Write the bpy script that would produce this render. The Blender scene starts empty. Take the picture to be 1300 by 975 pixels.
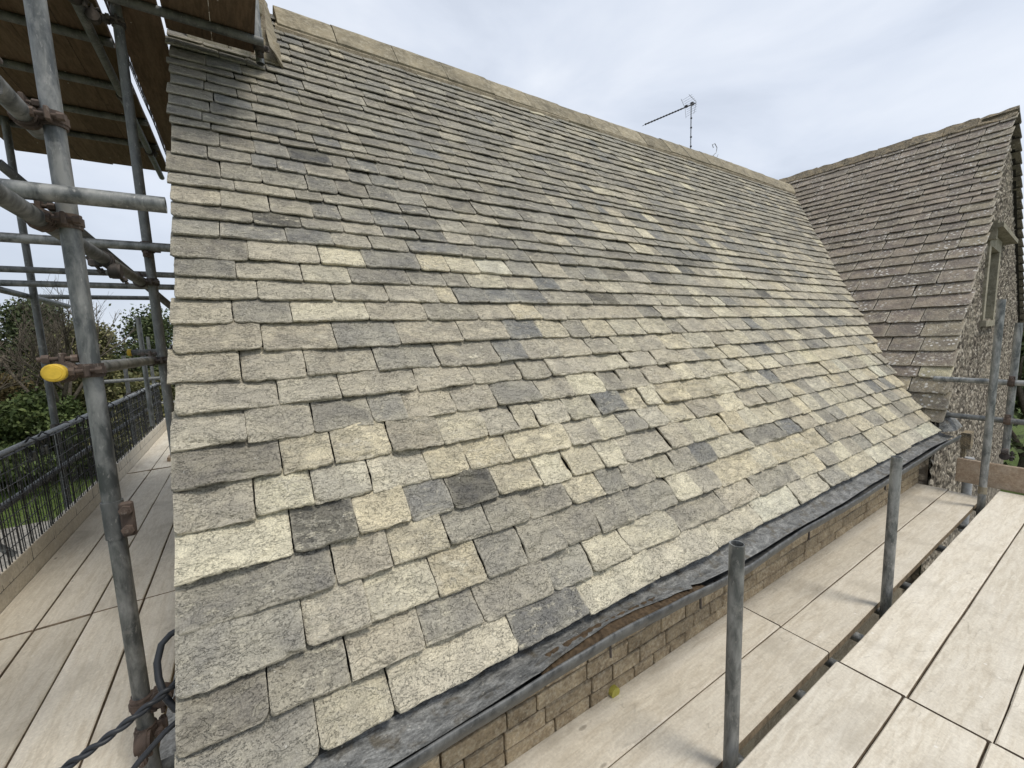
import bpy, math, random
import numpy as np
from mathutils import Matrix, Vector, noise as mnoise
rng = random.Random(7)
R_ = np.random.RandomState(11)
sc = bpy.context.scene
col = sc.collection
# ------------------------------------------------------------------ camera
CR = (0.840167, -0.541222, -0.034613); CU = (0.092087, 0.079472, 0.992574); CF = (0.534452, 0.837116, -0.11661)
FPX = 528.02
cd = bpy.data.cameras.new('camera'); cam = bpy.data.objects.new('camera', cd); col.objects.link(cam)
cam.matrix_world = Matrix(((CR[0], CU[0], -CF[0], 0), (CR[1], CU[1], -CF[1], 0), (CR[2], CU[2], -CF[2], 0), (0, 0, 0, 1)))
cd.sensor_width = 36; cd.lens = FPX / 1300 * 36; cd.clip_start = 0.03; cd.clip_end = 1500
sc.camera = cam
# ------------------------------------------------------------------ light
SUN_EL, SUN_AZ = 63, -64          # azimuth in degrees anticlockwise from +X: high behind the camera, to its right
sun = bpy.data.lights.new('sun', 'SUN'); so = bpy.data.objects.new('sun', sun); col.objects.link(so)
sun.energy = 1.5; sun.angle = math.radians(16); sun.color = (1.0, 0.94, 0.84)
_a = math.radians(SUN_AZ); _e = math.radians(SUN_EL)
sdir = Vector((math.cos(_a) * math.cos(_e), math.sin(_a) * math.cos(_e), math.sin(_e)))
so.rotation_euler = (-sdir).to_track_quat('-Z', 'Y').to_euler()
w = bpy.data.worlds.new('World'); sc.world = w; w.use_nodes = True
nt = w.node_tree; nt.nodes.clear()
def N(t, typ, **k):
    n = t.nodes.new(typ)
    for a, b in k.items(): setattr(n, a, b)
    return n
out = N(nt, 'ShaderNodeOutputWorld'); bg = N(nt, 'ShaderNodeBackground'); bg.inputs[1].default_value = 0.079
sky = N(nt, 'ShaderNodeTexSky', sky_type='NISHITA'); sky.sun_disc = False
sky.sun_elevation = math.radians(SUN_EL); sky.sun_rotation = math.radians(90 - SUN_AZ)
tc = N(nt, 'ShaderNodeTexCoord'); mp = N(nt, 'ShaderNodeMapping'); mp.inputs['Scale'].default_value = (1.0, 1.0, 2.6); mp.inputs['Location'].default_value = (2.3, .8, 1.4)
nz = N(nt, 'ShaderNodeTexNoise'); nz.inputs['Scale'].default_value = 2.1; nz.inputs['Detail'].default_value = 7; nz.inputs['Roughness'].default_value = .52; nz.inputs['Distortion'].default_value = .35
cr = N(nt, 'ShaderNodeValToRGB'); e = cr.color_ramp.elements
e[0].position = .36; e[0].color = (5.3, 5.8, 6.7, 1); e[1].position = .63; e[1].color = (7.2, 7.6, 8.3, 1)
m_ = e.new(.48) if hasattr(e, 'new') else None
m_.color = (6.2, 6.7, 7.6, 1)
mix = N(nt, 'ShaderNodeMixRGB'); mix.inputs[0].default_value = .90
nt.links.new(tc.outputs['Generated'], mp.inputs[0]); nt.links.new(mp.outputs[0], nz.inputs[0]); nt.links.new(nz.outputs[0], cr.inputs[0])
nt.links.new(sky.outputs[0], mix.inputs[1]); nt.links.new(cr.outputs[0], mix.inputs[2]); nt.links.new(mix.outputs[0], bg.inputs[0]); nt.links.new(bg.outputs[0], out.inputs[0])
sc.view_settings.view_transform = 'Standard'; sc.view_settings.look = 'None'; sc.view_settings.exposure = 0.66; sc.view_settings.gamma = 1.0
# ------------------------------------------------------------------ materials
def mat(name, rough=.8, metal=0, spec=.3):
    m = bpy.data.materials.new(name); m.use_nodes = True; t = m.node_tree
    b = t.nodes['Principled BSDF']; b.inputs['Roughness'].default_value = rough; b.inputs['Metallic'].default_value = metal
    b.inputs['Specular IOR Level'].default_value = spec
    return m, t, b
def L(t, a, b): t.links.new(a, b)
def pos(t, scale=(1, 1, 1), src='pos', rot=(0, 0, 0)):
    mp = N(t, 'ShaderNodeMapping'); mp.inputs['Scale'].default_value = scale; mp.inputs['Rotation'].default_value = rot
    if src == 'pos': g = N(t, 'ShaderNodeNewGeometry'); L(t, g.outputs['Position'], mp.inputs[0])
    else: g = N(t, 'ShaderNodeTexCoord'); L(t, g.outputs['Object'], mp.inputs[0])
    return mp
def nz_(t, vec, scale, detail=5, rough=.55, dist=0):
    n = N(t, 'ShaderNodeTexNoise'); n.inputs['Scale'].default_value = scale; n.inputs['Detail'].default_value = detail
    n.inputs['Roughness'].default_value = rough; n.inputs['Distortion'].default_value = dist; L(t, vec, n.inputs[0]); return n.outputs[0]
def ramp(t, fac, stops):
    r = N(t, 'ShaderNodeValToRGB'); e = r.color_ramp.elements
    while len(e) > 1: e.remove(e[-1])
    e[0].position = stops[0][0]; e[0].color = tuple(stops[0][1]) + (1,)
    for p, c in stops[1:]: x = e.new(p); x.color = tuple(c) + (1,)
    L(t, fac, r.inputs[0]); return r.outputs[0]
def g3(v): return (v, v, v)
def mixc(t, fac, a, b, mode='MIX'):
    m = N(t, 'ShaderNodeMixRGB', blend_type=mode)
    for i, x in ((0, fac), (1, a), (2, b)):
        if isinstance(x, (int, float)): m.inputs[i].default_value = x
        elif isinstance(x, tuple): m.inputs[i].default_value = x + (1,)
        else: L(t, x, m.inputs[i])
    return m.outputs[0]
def mth(t, op, a, b=None):
    m = N(t, 'ShaderNodeMath', operation=op)
    for i, x in ((0, a), (1, b)):
        if x is None: continue
        if isinstance(x, (int, float)): m.inputs[i].default_value = x
        else: L(t, x, m.inputs[i])
    return m.outputs[0]
def bump(t, b, h, strength, dist):
    n = N(t, 'ShaderNodeBump'); n.inputs['Strength'].default_value = strength; n.inputs['Distance'].default_value = dist
    L(t, h, n.inputs['Height']); L(t, n.outputs[0], b.inputs['Normal']); return n
def voro(t, vec, scale, feat='F1', rnd=1.0):
    n = N(t, 'ShaderNodeTexVoronoi', feature=feat); n.inputs['Scale'].default_value = scale; n.inputs['Randomness'].default_value = rnd; L(t, vec, n.inputs[0]); return n

def slate_material(name, old=False):
    m, t, b = mat(name, .85, 0, .25)
    at = N(t, 'ShaderNodeAttribute'); at.attribute_name = 'tint'
    ed = N(t, 'ShaderNodeAttribute'); ed.attribute_name = 'edge'
    g = N(t, 'ShaderNodeNewGeometry')
    sep = N(t, 'ShaderNodeSeparateXYZ'); L(t, ed.outputs['Vector'], sep.inputs[0])
    off = N(t, 'ShaderNodeVectorMath', operation='SCALE'); off.inputs[3].default_value = 1.0
    comb = N(t, 'ShaderNodeCombineXYZ'); 
    sd = mth(t, 'MULTIPLY', sep.outputs[1], 23.0); sd2 = mth(t, 'MULTIPLY', sep.outputs[1], 57.0)
    L(t, sd, comb.inputs[0]); L(t, sd2, comb.inputs[1]); L(t, sd, comb.inputs[2])
    add = N(t, 'ShaderNodeVectorMath', operation='ADD'); L(t, g.outputs['Position'], add.inputs[0]); L(t, comb.outputs[0], add.inputs[1])
    P = add.outputs[0]
    st = N(t, 'ShaderNodeMapping'); st.inputs['Scale'].default_value = (1, 1.9, 1.9); st.inputs['Rotation'].default_value = (0, 0, .5); L(t, P, st.inputs[0])
    S = st.outputs[0]
    big = nz_(t, P, 7, 4, .6, .4); med = nz_(t, S, 17, 8, .72, .15); fine = nz_(t, P, 210, 4, .7)
    hs1 = mth(t, 'FRACT', mth(t, 'MULTIPLY', sep.outputs[1], 7.13)); hs2 = mth(t, 'FRACT', mth(t, 'MULTIPLY', sep.outputs[1], 13.7))
    c = at.outputs['Color']
    # mottling of the stone itself
    c = mixc(t, ramp(t, big, [(.40, g3(0)), (.60, g3(1))]), mixc(t, .42, c, (.19, .178, .155)), mixc(t, .30, c, (.50, .455, .33)))
    c = mixc(t, mth(t, 'MULTIPLY', ramp(t, med, [(.42, g3(0)), (.56, g3(1))]), mth(t, 'ADD', .2, mth(t, 'MULTIPLY', hs2, .5))), c, mixc(t, .6, c, (.155, .148, .132)))
    c = mixc(t, mth(t, 'MULTIPLY', ramp(t, med, [(.56, g3(0)), (.66, g3(1))]), mth(t, 'MULTIPLY', hs1, .95)), c, (.66, .61, .47))
    f2 = ramp(t, fine, [(.3, g3(.60)), (.7, g3(1.40))])
    c = mixc(t, 1.0, c, f2, 'MULTIPLY')
    # ridges of riven stone: pale weathering, with highlights painted on the step edges
    rid = nz_(t, S, 9.5, 5, .58, .25); jit = nz_(t, P, 110, 4, .7); rid = mth(t, 'ADD', rid, mth(t, 'MULTIPLY', mth(t, 'SUBTRACT', jit, .5), .15))
    rr = mth(t, 'ABSOLUTE', mth(t, 'SUBTRACT', rid, .5))
    chip = ramp(t, rr, [(0.0, g3(1)), (.016, g3(.6)), (.035, g3(0))])
    gate = mth(t, 'MULTIPLY', ramp(t, nz_(t, P, 8, 3, .6), [(.50, g3(0)), (.58, g3(1))]), ramp(t, hs1, [(.25, g3(0)), (.8, g3(1))]))
    c = mixc(t, mth(t, 'MULTIPLY', mth(t, 'MULTIPLY', chip, gate), .5), c, (.62, .58, .48))
    # freshly dressed pale edges, brightened further to paint in the lit chamfer
    ee = mth(t, 'MULTIPLY', sep.outputs[0], ramp(t, nz_(t, P, 30, 4, .6), [(.32, g3(.25)), (.6, g3(1))]))
    c = mixc(t, mth(t, 'MULTIPLY', ee, .85), c, mixc(t, .55, c, (.66, .61, .49)))
    if old:
        v = voro(t, P, 26).outputs['Distance']; k = ramp(t, v, [(.22, g3(1)), (.34, g3(0))])
        gt = ramp(t, nz_(t, P, 3.0, 4, .6), [(.47, g3(0)), (.60, g3(1))])
        c = mixc(t, mth(t, 'MULTIPLY', k, gt), c, (.62, .60, .56))
        v = voro(t, P, 70).outputs['Distance']; k = ramp(t, v, [(.14, g3(1)), (.22, g3(0))])
        c = mixc(t, mth(t, 'MULTIPLY', k, .55), c, (.42, .40, .36))
        gm = ramp(t, nz_(t, P, 2.1, 4, .6), [(.58, g3(0)), (.76, g3(.35))]); c = mixc(t, gm, c, (.15, .125, .08))
    else:
        v = voro(t, P, 60).outputs['Distance']; k = ramp(t, v, [(.10, g3(1)), (.17, g3(0))])
        gt = ramp(t, nz_(t, P, 9.0, 3, .6), [(.56, g3(0)), (.64, g3(1))])
        c = mixc(t, mth(t, 'MULTIPLY', mth(t, 'MULTIPLY', k, gt), .8), c, (.66, .64, .57))
    L(t, c, b.inputs['Base Color'])
    h = mth(t, 'ADD', mth(t, 'MULTIPLY', ramp(t, rid, [(.34, g3(0)), (.43, g3(.12)), (.442, g3(.42)), (.51, g3(.50)), (.522, g3(.78)), (.60, g3(.84)), (.612, g3(1))]), 1.2),
            mth(t, 'ADD', mth(t, 'MULTIPLY', med, .75), mth(t, 'MULTIPLY', fine, .06)))
    bump(t, b, h, 1.0, .019 if not old else .011)
    return m
M = {}
M['slate'] = slate_material('riven stone slate')
M['oldslate'] = slate_material('weathered stone slate', True)

def stone_material(name, base, dark, pale, scale=9, bstr=.006, grain=160):
    m, t, b = mat(name, .92, 0, .15); P = pos(t).outputs[0]
    o = N(t, 'ShaderNodeObjectInfo')
    n1 = nz_(t, P, scale, 6, .65, .5); n2 = nz_(t, P, scale * 5, 4, .6); n3 = nz_(t, P, grain, 3, .6)
    c = mixc(t, ramp(t, n1, [(.35, g3(0)), (.65, g3(1))]), dark, base)
    c = mixc(t, ramp(t, n2, [(.45, g3(0)), (.68, g3(.6))]), c, pale)
    c = mixc(t, 1.0, c, ramp(t, n3, [(.3, g3(.75)), (.7, g3(1.2))]), 'MULTIPLY')
    c = mixc(t, 1.0, c, ramp(t, o.outputs['Random'], [(0, g3(.78)), (1, g3(1.18))]), 'MULTIPLY')
    L(t, c, b.inputs['Base Color'])
    bump(t, b, mth(t, 'ADD', mth(t, 'MULTIPLY', n2, 1.0), mth(t, 'MULTIPLY', n3, .5)), .9, bstr); return m
M['ashlar'] = stone_material('honey ashlar stone', (.44, .355, .235), (.24, .185, .12), (.55, .48, .36), 11, .008, 85)
M['ridge'] = stone_material('cast stone ridge', (.33, .285, .20), (.17, .15, .11), (.44, .40, .31), 5, .005)
M['oldridge'] = stone_material('lichened ridge stone', (.30, .235, .15), (.075, .07, .06), (.50, .44, .33), 14, .012, 60)
M['mortar'] = stone_material('lime mortar', (.38, .325, .235), (.22, .185, .135), (.46, .41, .32), 8, .006)
M['dressed'] = stone_material('dressed stone', (.36, .33, .25), (.18, .165, .12), (.44, .41, .33), 5, .004)
M['deckfelt'] = stone_material('dark bedding', (.05, .047, .042), (.03, .03, .028), (.08, .075, .065), 9, .004)
M['gravel'] = stone_material('gravel', (.33, .31, .27), (.16, .15, .13), (.5, .48, .43), 3, .02, 22)
# rubble / roughcast wall
m, t, b = mat('roughcast rubble', .95, 0, .1); P = pos(t).outputs[0]
v = voro(t, P, 15); v2 = voro(t, P, 60); n1 = nz_(t, P, 2.0, 5, .6)
c = ramp(t, v.outputs['Color'], [(.1, (.20, .165, .12)), (.5, (.34, .285, .205)), (.9, (.50, .44, .34))])
c = mixc(t, 1.0, c, ramp(t, v2.outputs['Distance'], [(.1, g3(1.2)), (.7, g3(.7))]), 'MULTIPLY'); 
hs = N(t, 'ShaderNodeHueSaturation'); hs.inputs['Saturation'].default_value = .75; L(t, c, hs.inputs['Color']); c = hs.outputs[0]
c = mixc(t, ramp(t, v.outputs['Distance'], [(.42, g3(0)), (.62, g3(.85))]), c, (.07, .06, .05))
c = mixc(t, ramp(t, n1, [(.45, g3(0)), (.7, g3(.35))]), c, (.40, .36, .28))
L(t, c, b.inputs['Base Color']); bump(t, b, mth(t, 'SUBTRACT', 1.0, v.outputs['Distance']), 1.0, .02); M['rubble'] = m
# timber
def wood(name, pale, mid, dust, upper=True):
    m, t, b = mat(name, .88, 0, .2)
    tcn = N(t, 'ShaderNodeTexCoord'); oi = N(t, 'ShaderNodeObjectInfo')
    cx = N(t, 'ShaderNodeCombineXYZ'); L(t, mth(t, 'MULTIPLY', oi.outputs['Random'], 40.0), cx.inputs[1]); L(t, mth(t, 'MULTIPLY', oi.outputs['Random'], 13.0), cx.inputs[0])
    ad = N(t, 'ShaderNodeVectorMath', operation='ADD'); L(t, tcn.outputs['Object'], ad.inputs[0]); L(t, cx.outputs[0], ad.inputs[1])
    mp = N(t, 'ShaderNodeMapping'); mp.inputs['Scale'].default_value = (2.6, 17, 17); L(t, ad.outputs[0], mp.inputs[0])
    mp2 = N(t, 'ShaderNodeMapping'); mp2.inputs['Scale'].default_value = (.5, 5, 5); L(t, ad.outputs[0], mp2.inputs[0])
    gr = nz_(t, mp.outputs[0], 3.2, 6, .6, .8); gf = nz_(t, mp.outputs[0], 13, 3, .6, .3); bl = nz_(t, mp2.outputs[0], 2.4, 5, .62, .6); st = nz_(t, ad.outputs[0], 9, 6, .7, .4)
    sp = nz_(t, ad.outputs[0], 130, 2, .5)
    c = mixc(t, ramp(t, gr, [(.36, g3(0)), (.62, g3(1))]), mid, pale)
    c = mixc(t, ramp(t, bl, [(.46, g3(0)), (.68, g3(.55))]), c, dust)
    c = mixc(t, ramp(t, gf, [(.66, g3(0)), (.74, g3(.22))]), c, tuple(x * .6 for x in mid))
    c = mixc(t, ramp(t, st, [(.30, g3(.34)), (.42, g3(0))]), c, tuple(x * .68 for x in mid))
    c = mixc(t, ramp(t, sp, [(.70, g3(0)), (.76, g3(.5))]), c, tuple(x * .5 for x in mid))
    # knots
    mk = N(t, 'ShaderNodeMapping'); mk.inputs['Scale'].default_value = (1, 2.4, 2.4); L(t, ad.outputs[0], mk.inputs[0])
    kd = voro(t, mk.outputs[0], 2.1).outputs['Distance']
    c = mixc(t, ramp(t, kd, [(.0, g3(.75)), (.035, g3(.6)), (.05, g3(0))]), c, tuple(x * .42 for x in mid))
    # scratches, boot scuffs, mortar splashes
    for sc_, wd_, rot_, am_, col_ in ((5.0, .006, .7, .45, tuple(x * .55 for x in mid)), (3.0, .005, -.4, .4, tuple(x * .5 for x in mid)), (7.0, .007, 1.9, .35, tuple(min(1, x * 1.25) for x in pale))):
        mr = N(t, 'ShaderNodeMapping'); mr.inputs['Rotation'].default_value = (0, 0, rot_); mr.inputs['Scale'].default_value = (.35, 1.6, 1); L(t, ad.outputs[0], mr.inputs[0])
        q_ = mth(t, 'ABSOLUTE', mth(t, 'SUBTRACT', nz_(t, mr.outputs[0], sc_, 3, .5, .2), .5)); gq = ramp(t, nz_(t, ad.outputs[0], 6 + sc_, 3, .6), [(.54, g3(0)), (.62, g3(1))])
        c = mixc(t, mth(t, 'MULTIPLY', mth(t, 'MULTIPLY', ramp(t, q_, [(0, g3(1)), (wd_, g3(0))]), gq), am_), c, col_)
    c = mixc(t, 1.0, c, ramp(t, nz_(t, tcn.outputs['Object'], 85, 5, .7), [(.3, g3(.86)), (.7, g3(1.12))]), 'MULTIPLY')
    vs_ = voro(t, ad.outputs[0], 9).outputs['Distance']; c = mixc(t, ramp(t, vs_, [(.035, g3(.75)), (.06, g3(0))]), c, (.74, .71, .65))
    c = mixc(t, ramp(t, nz_(t, ad.outputs[0], 3.2, 5, .65, .5), [(.52, g3(0)), (.70, g3(.42))]), c, tuple(x * .66 for x in mid))
    c = mixc(t, 1.0, c, ramp(t, oi.outputs['Random'], [(0, g3(.88)), (1, g3(1.06))]), 'MULTIPLY')
    L(t, c, b.inputs['Base Color'])
    bump(t, b, mth(t, 'ADD', mth(t, 'MULTIPLY', gr, .7), mth(t, 'MULTIPLY', gf, .4)), .6, .0022); return m
def plain_(name, c):
    m, t, b = mat(name, .9, 0, .15); P = pos(t).outputs[0]; n = nz_(t, P, 25, 5, .65)
    L(t, mixc(t, 1.0, c, ramp(t, n, [(.3, g3(.55)), (.7, g3(1.45))]), 'MULTIPLY'), b.inputs['Base Color']); bump(t, b, n, .5, .002); return m
M['board'] = wood('dusty scaffold board', (.63, .58, .485), (.52, .465, .375), (.68, .64, .56))
M['board_brown'] = wood('brown scaffold board', (.17, .115, .075), (.10, .07, .045), (.20, .145, .10))
M['board_edge'] = plain_('weathered board edge', (.27, .215, .155))
M['toe'] = wood('toe board', (.42, .33, .24), (.29, .215, .15), (.45, .38, .30))
# metals
def metal(name, c1, c2, rough=.5, met=.6, spots=(.42, .41, .39), bs=.0006, amt=.5):
    m, t, b = mat(name, rough, met, .4); P = pos(t, (1, 1, .35)).outputs[0]
    n1 = nz_(t, P, 22, 5, .65, .3); n2 = nz_(t, P, 95, 4, .65)
    c = mixc(t, ramp(t, n1, [(.38, g3(0)), (.62, g3(1))]), c1, c2)
    c = mixc(t, mth(t, 'MULTIPLY', ramp(t, n2, [(.60, g3(0)), (.68, g3(1))]), amt), c, spots)
    c = mixc(t, mth(t, 'MULTIPLY', ramp(t, nz_(t, pos(t).outputs[0], 9, 6, .72, .4), [(.56, g3(0)), (.62, g3(1))]), amt * .55), c, spots)
    oi = N(t, 'ShaderNodeObjectInfo'); c = mixc(t, 1.0, c, ramp(t, oi.outputs['Random'], [(0, g3(.78)), (1, g3(1.2))]), 'MULTIPLY')
    L(t, c, b.inputs['Base Color']); L(t, ramp(t, n1, [(.3, g3(rough - .12)), (.7, g3(min(1, rough + .2)))]), b.inputs['Roughness'])
    bump(t, b, n2, .5, bs); return m
M['tube'] = metal('galvanised tube', (.10, .108, .108), (.31, .315, .305), .52, .5)
M['tube_dark'] = metal('weathered tube', (.095, .10, .10), (.19, .195, .19), .6, .4)
M['rust'] = metal('rusty fitting', (.07, .052, .043), (.145, .108, .088), .8, .25, (.25, .22, .19), .0012)
M['fitting'] = metal('oiled fitting', (.05, .045, .042), (.13, .11, .10), .7, .35, (.2, .18, .16), .001)
M['wire'] = metal('black guard wire', (.02, .02, .022), (.045, .047, .05), .5, .3)
M['iron'] = metal('grey painted gutter', (.055, .058, .06), (.15, .153, .15), .5, .25, (.22, .22, .21), .002)
m, t, b = mat('weathered lead and bitumen', .55, .2, .35); P = pos(t, (.42, 1, 1)).outputs[0]; P1 = pos(t).outputs[0]
n1 = nz_(t, P, 34, 6, .65, .8); n2 = nz_(t, P1, 16, 5, .6, .5); n3 = nz_(t, P, 110, 4, .6)
c = ramp(t, n1, [(.34, (.085, .087, .085)), (.52, (.19, .192, .185)), (.70, (.31, .31, .295))]); c = mixc(t, ramp(t, n2, [(.52, g3(0)), (.66, g3(.75))]), c, (.10, .085, .06))
c = mixc(t, 1.0, c, ramp(t, nz_(t, P1, 140, 4, .7), [(.3, g3(.6)), (.7, g3(1.4))]), 'MULTIPLY'); c = mixc(t, ramp(t, nz_(t, P1, 60, 3, .7), [(.64, g3(0)), (.70, g3(.7))]), c, (.38, .37, .33))
L(t, c, b.inputs['Base Color']); bump(t, b, mth(t, 'ADD', n1, mth(t, 'MULTIPLY', n3, .6)), 1.0, .007); M['lead'] = m
def plain(name, c, rough=.6, metal_=0, nsc=30, var=.25):
    m, t, b = mat(name, rough, metal_); P = pos(t).outputs[0]; n = nz_(t, P, nsc, 4, .6)
    L(t, mixc(t, 1.0, c, ramp(t, n, [(.3, g3(1 - var)), (.7, g3(1 + var))]), 'MULTIPLY'), b.inputs['Base Color']); bump(t, b, n, .3, .002); return m
M['yellow'] = plain('yellow plastic cap', (.56, .38, .045), .6)
M['dull_yellow'] = plain('dull yellow plastic', (.36, .33, .07), .6)
M['cable'] = plain('black cable', (.028, .031, .036), .45)
M['silt'] = plain('silt and leaf litter', (.07, .048, .028), .95, 0, 60, .5)
M['bark'] = plain('bark', (.10, .085, .065), .95, 0, 18, .4)
M['aerial'] = plain('aluminium aerial', (.30, .31, .32), .4, .6)
M['aerial_dark'] = plain('dark plastic', (.05, .05, .055), .6)
M['framepaint'] = plain('grey green window paint', (.33, .36, .33), .5)
M['downpipe'] = plain('pale grey pipe', (.36, .37, .38), .5)
m, t, b = mat('glass', .08, 0, .6); b.inputs['Base Color'].default_value = (.035, .045, .05, 1); M['glass'] = m
def leafmat(name, a, b_, c_):
    m, t, b = mat(name, .6, 0, .25); P = pos(t).outputs[0]; g = N(t, 'ShaderNodeNewGeometry')
    c = ramp(t, g.outputs['Random Per Island'], [(0, a), (.5, b_), (1, c_)])
    c = mixc(t, 1.0, c, ramp(t, nz_(t, P, .9, 3, .6), [(.35, g3(.65)), (.65, g3(1.35))]), 'MULTIPLY')
    L(t, c, b.inputs['Base Color']); return m
M['leaf_dark'] = leafmat('dark evergreen leaves', (.035, .055, .022), (.072, .095, .038), (.12, .14, .058))
M['leaf_olive'] = leafmat('olive leaves', (.085, .092, .038), (.15, .15, .062), (.22, .20, .095))
M['leaf_rust'] = leafmat('copper leaves', (.085, .065, .03), (.145, .11, .05), (.18, .155, .07))
M['leaf_fresh'] = leafmat('green leaves', (.045, .068, .022), (.08, .11, .036), (.12, .15, .05))
m, t, b = mat('lawn', .9, 0, .1); P = pos(t).outputs[0]
c = mixc(t, ramp(t, nz_(t, P, .6, 6, .65), [(.35, g3(0)), (.65, g3(1))]), (.065, .095, .025), (.105, .135, .045))
c = mixc(t, 1.0, c, ramp(t, nz_(t, P, 30, 3, .6), [(.3, g3(.7)), (.7, g3(1.3))]), 'MULTIPLY'); L(t, c, b.inputs['Base Color']); bump(t, b, nz_(t, P, 40, 4, .6), 1, .03); M['lawn'] = m
m, t, b = mat('grass blades', .7, 0, .2); g = N(t, 'ShaderNodeNewGeometry')
L(t, ramp(t, g.outputs['Random Per Island'], [(0, (.04, .08, .012)), (.6, (.085, .14, .025)), (1, (.14, .19, .05))]), b.inputs['Base Color']); M['grass'] = m
ROWS = [0.0, 0.12, 0.242, 0.383, 0.504, 0.642, 0.772, 0.91, 1.041, 1.158, 1.294, 1.435, 1.56, 1.677, 1.793, 1.933, 2.047, 2.144, 2.279, 2.369, 2.514, 2.637, 2.775, 2.849, 2.953, 3.069, 3.178, 3.287, 3.401, 3.486, 3.628, 3.736, 3.844, 3.952, 4.06, 4.168, 4.276, 4.384, 4.492]
JOINTS = {
 0: [0.07, 0.26, 0.666, 0.977, 1.385, 1.8, 2.219, 2.636, 3.029],
 1: [-0.029, 0.165, 0.384, 0.581, 0.88, 1.079, 1.294, 1.618, 2.0, 2.329, 2.803],
 2: [0.071, 0.245, 0.464, 0.643, 0.822, 1.01, 1.206, 1.415, 1.713, 1.894, 2.08, 2.5, 2.682, 3.175],
 3: [0.173, 0.348, 0.549, 0.719, 0.898, 1.119, 1.31, 1.47, 1.659, 1.827, 2.014, 2.195, 2.582, 2.976],
 4: [0.073, 0.264, 0.443, 0.608, 0.803, 1.016, 1.185, 1.383, 1.536, 1.881, 2.091, 2.318],
 5: [-0.014, 0.15, 0.34, 0.557, 0.724, 0.93, 1.259, 1.45, 1.626, 1.793],
 6: [0.072, 0.234, 0.441, 0.652, 0.858, 1.019, 1.136, 1.329, 1.536, 1.733, 1.891],
 7: [-0.017, 0.191, 0.399, 0.539, 0.756, 0.961, 1.219, 1.428, 1.656, 1.81, 2.018],
 8: [0.092, 0.307, 0.619, 0.887, 1.163, 1.35, 1.559, 1.756, 1.94],
 9: [-0.015, 0.198, 0.472, 0.756, 1.077, 1.253, 1.485, 1.711, 1.924, 2.13],
 10: [0.064, 0.332, 0.607, 0.922, 1.198, 1.415, 1.612, 1.774, 1.997, 2.271],
 11: [-0.024, 0.183, 0.498, 0.776, 1.062, 1.289, 1.482, 1.665, 1.844, 2.037, 2.353],
 12: [0.07, 0.367, 0.616, 0.874, 0.979, 1.175, 1.375, 1.581, 1.964, 2.21],
 13: [0.003, 0.254, 0.462, 0.757, 0.956, 1.09],
 14: [0.058, 0.347, 0.554, 0.844, 1.015, 1.208],
 15: [-0.041, 0.221, 0.427],
 16: [0.094, 0.299],
 17: [-0.025, 0.172, 0.367, 0.502],
 18: [0.035, 0.301, 0.436],
 19: [-0.016, 0.161],
}
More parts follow.
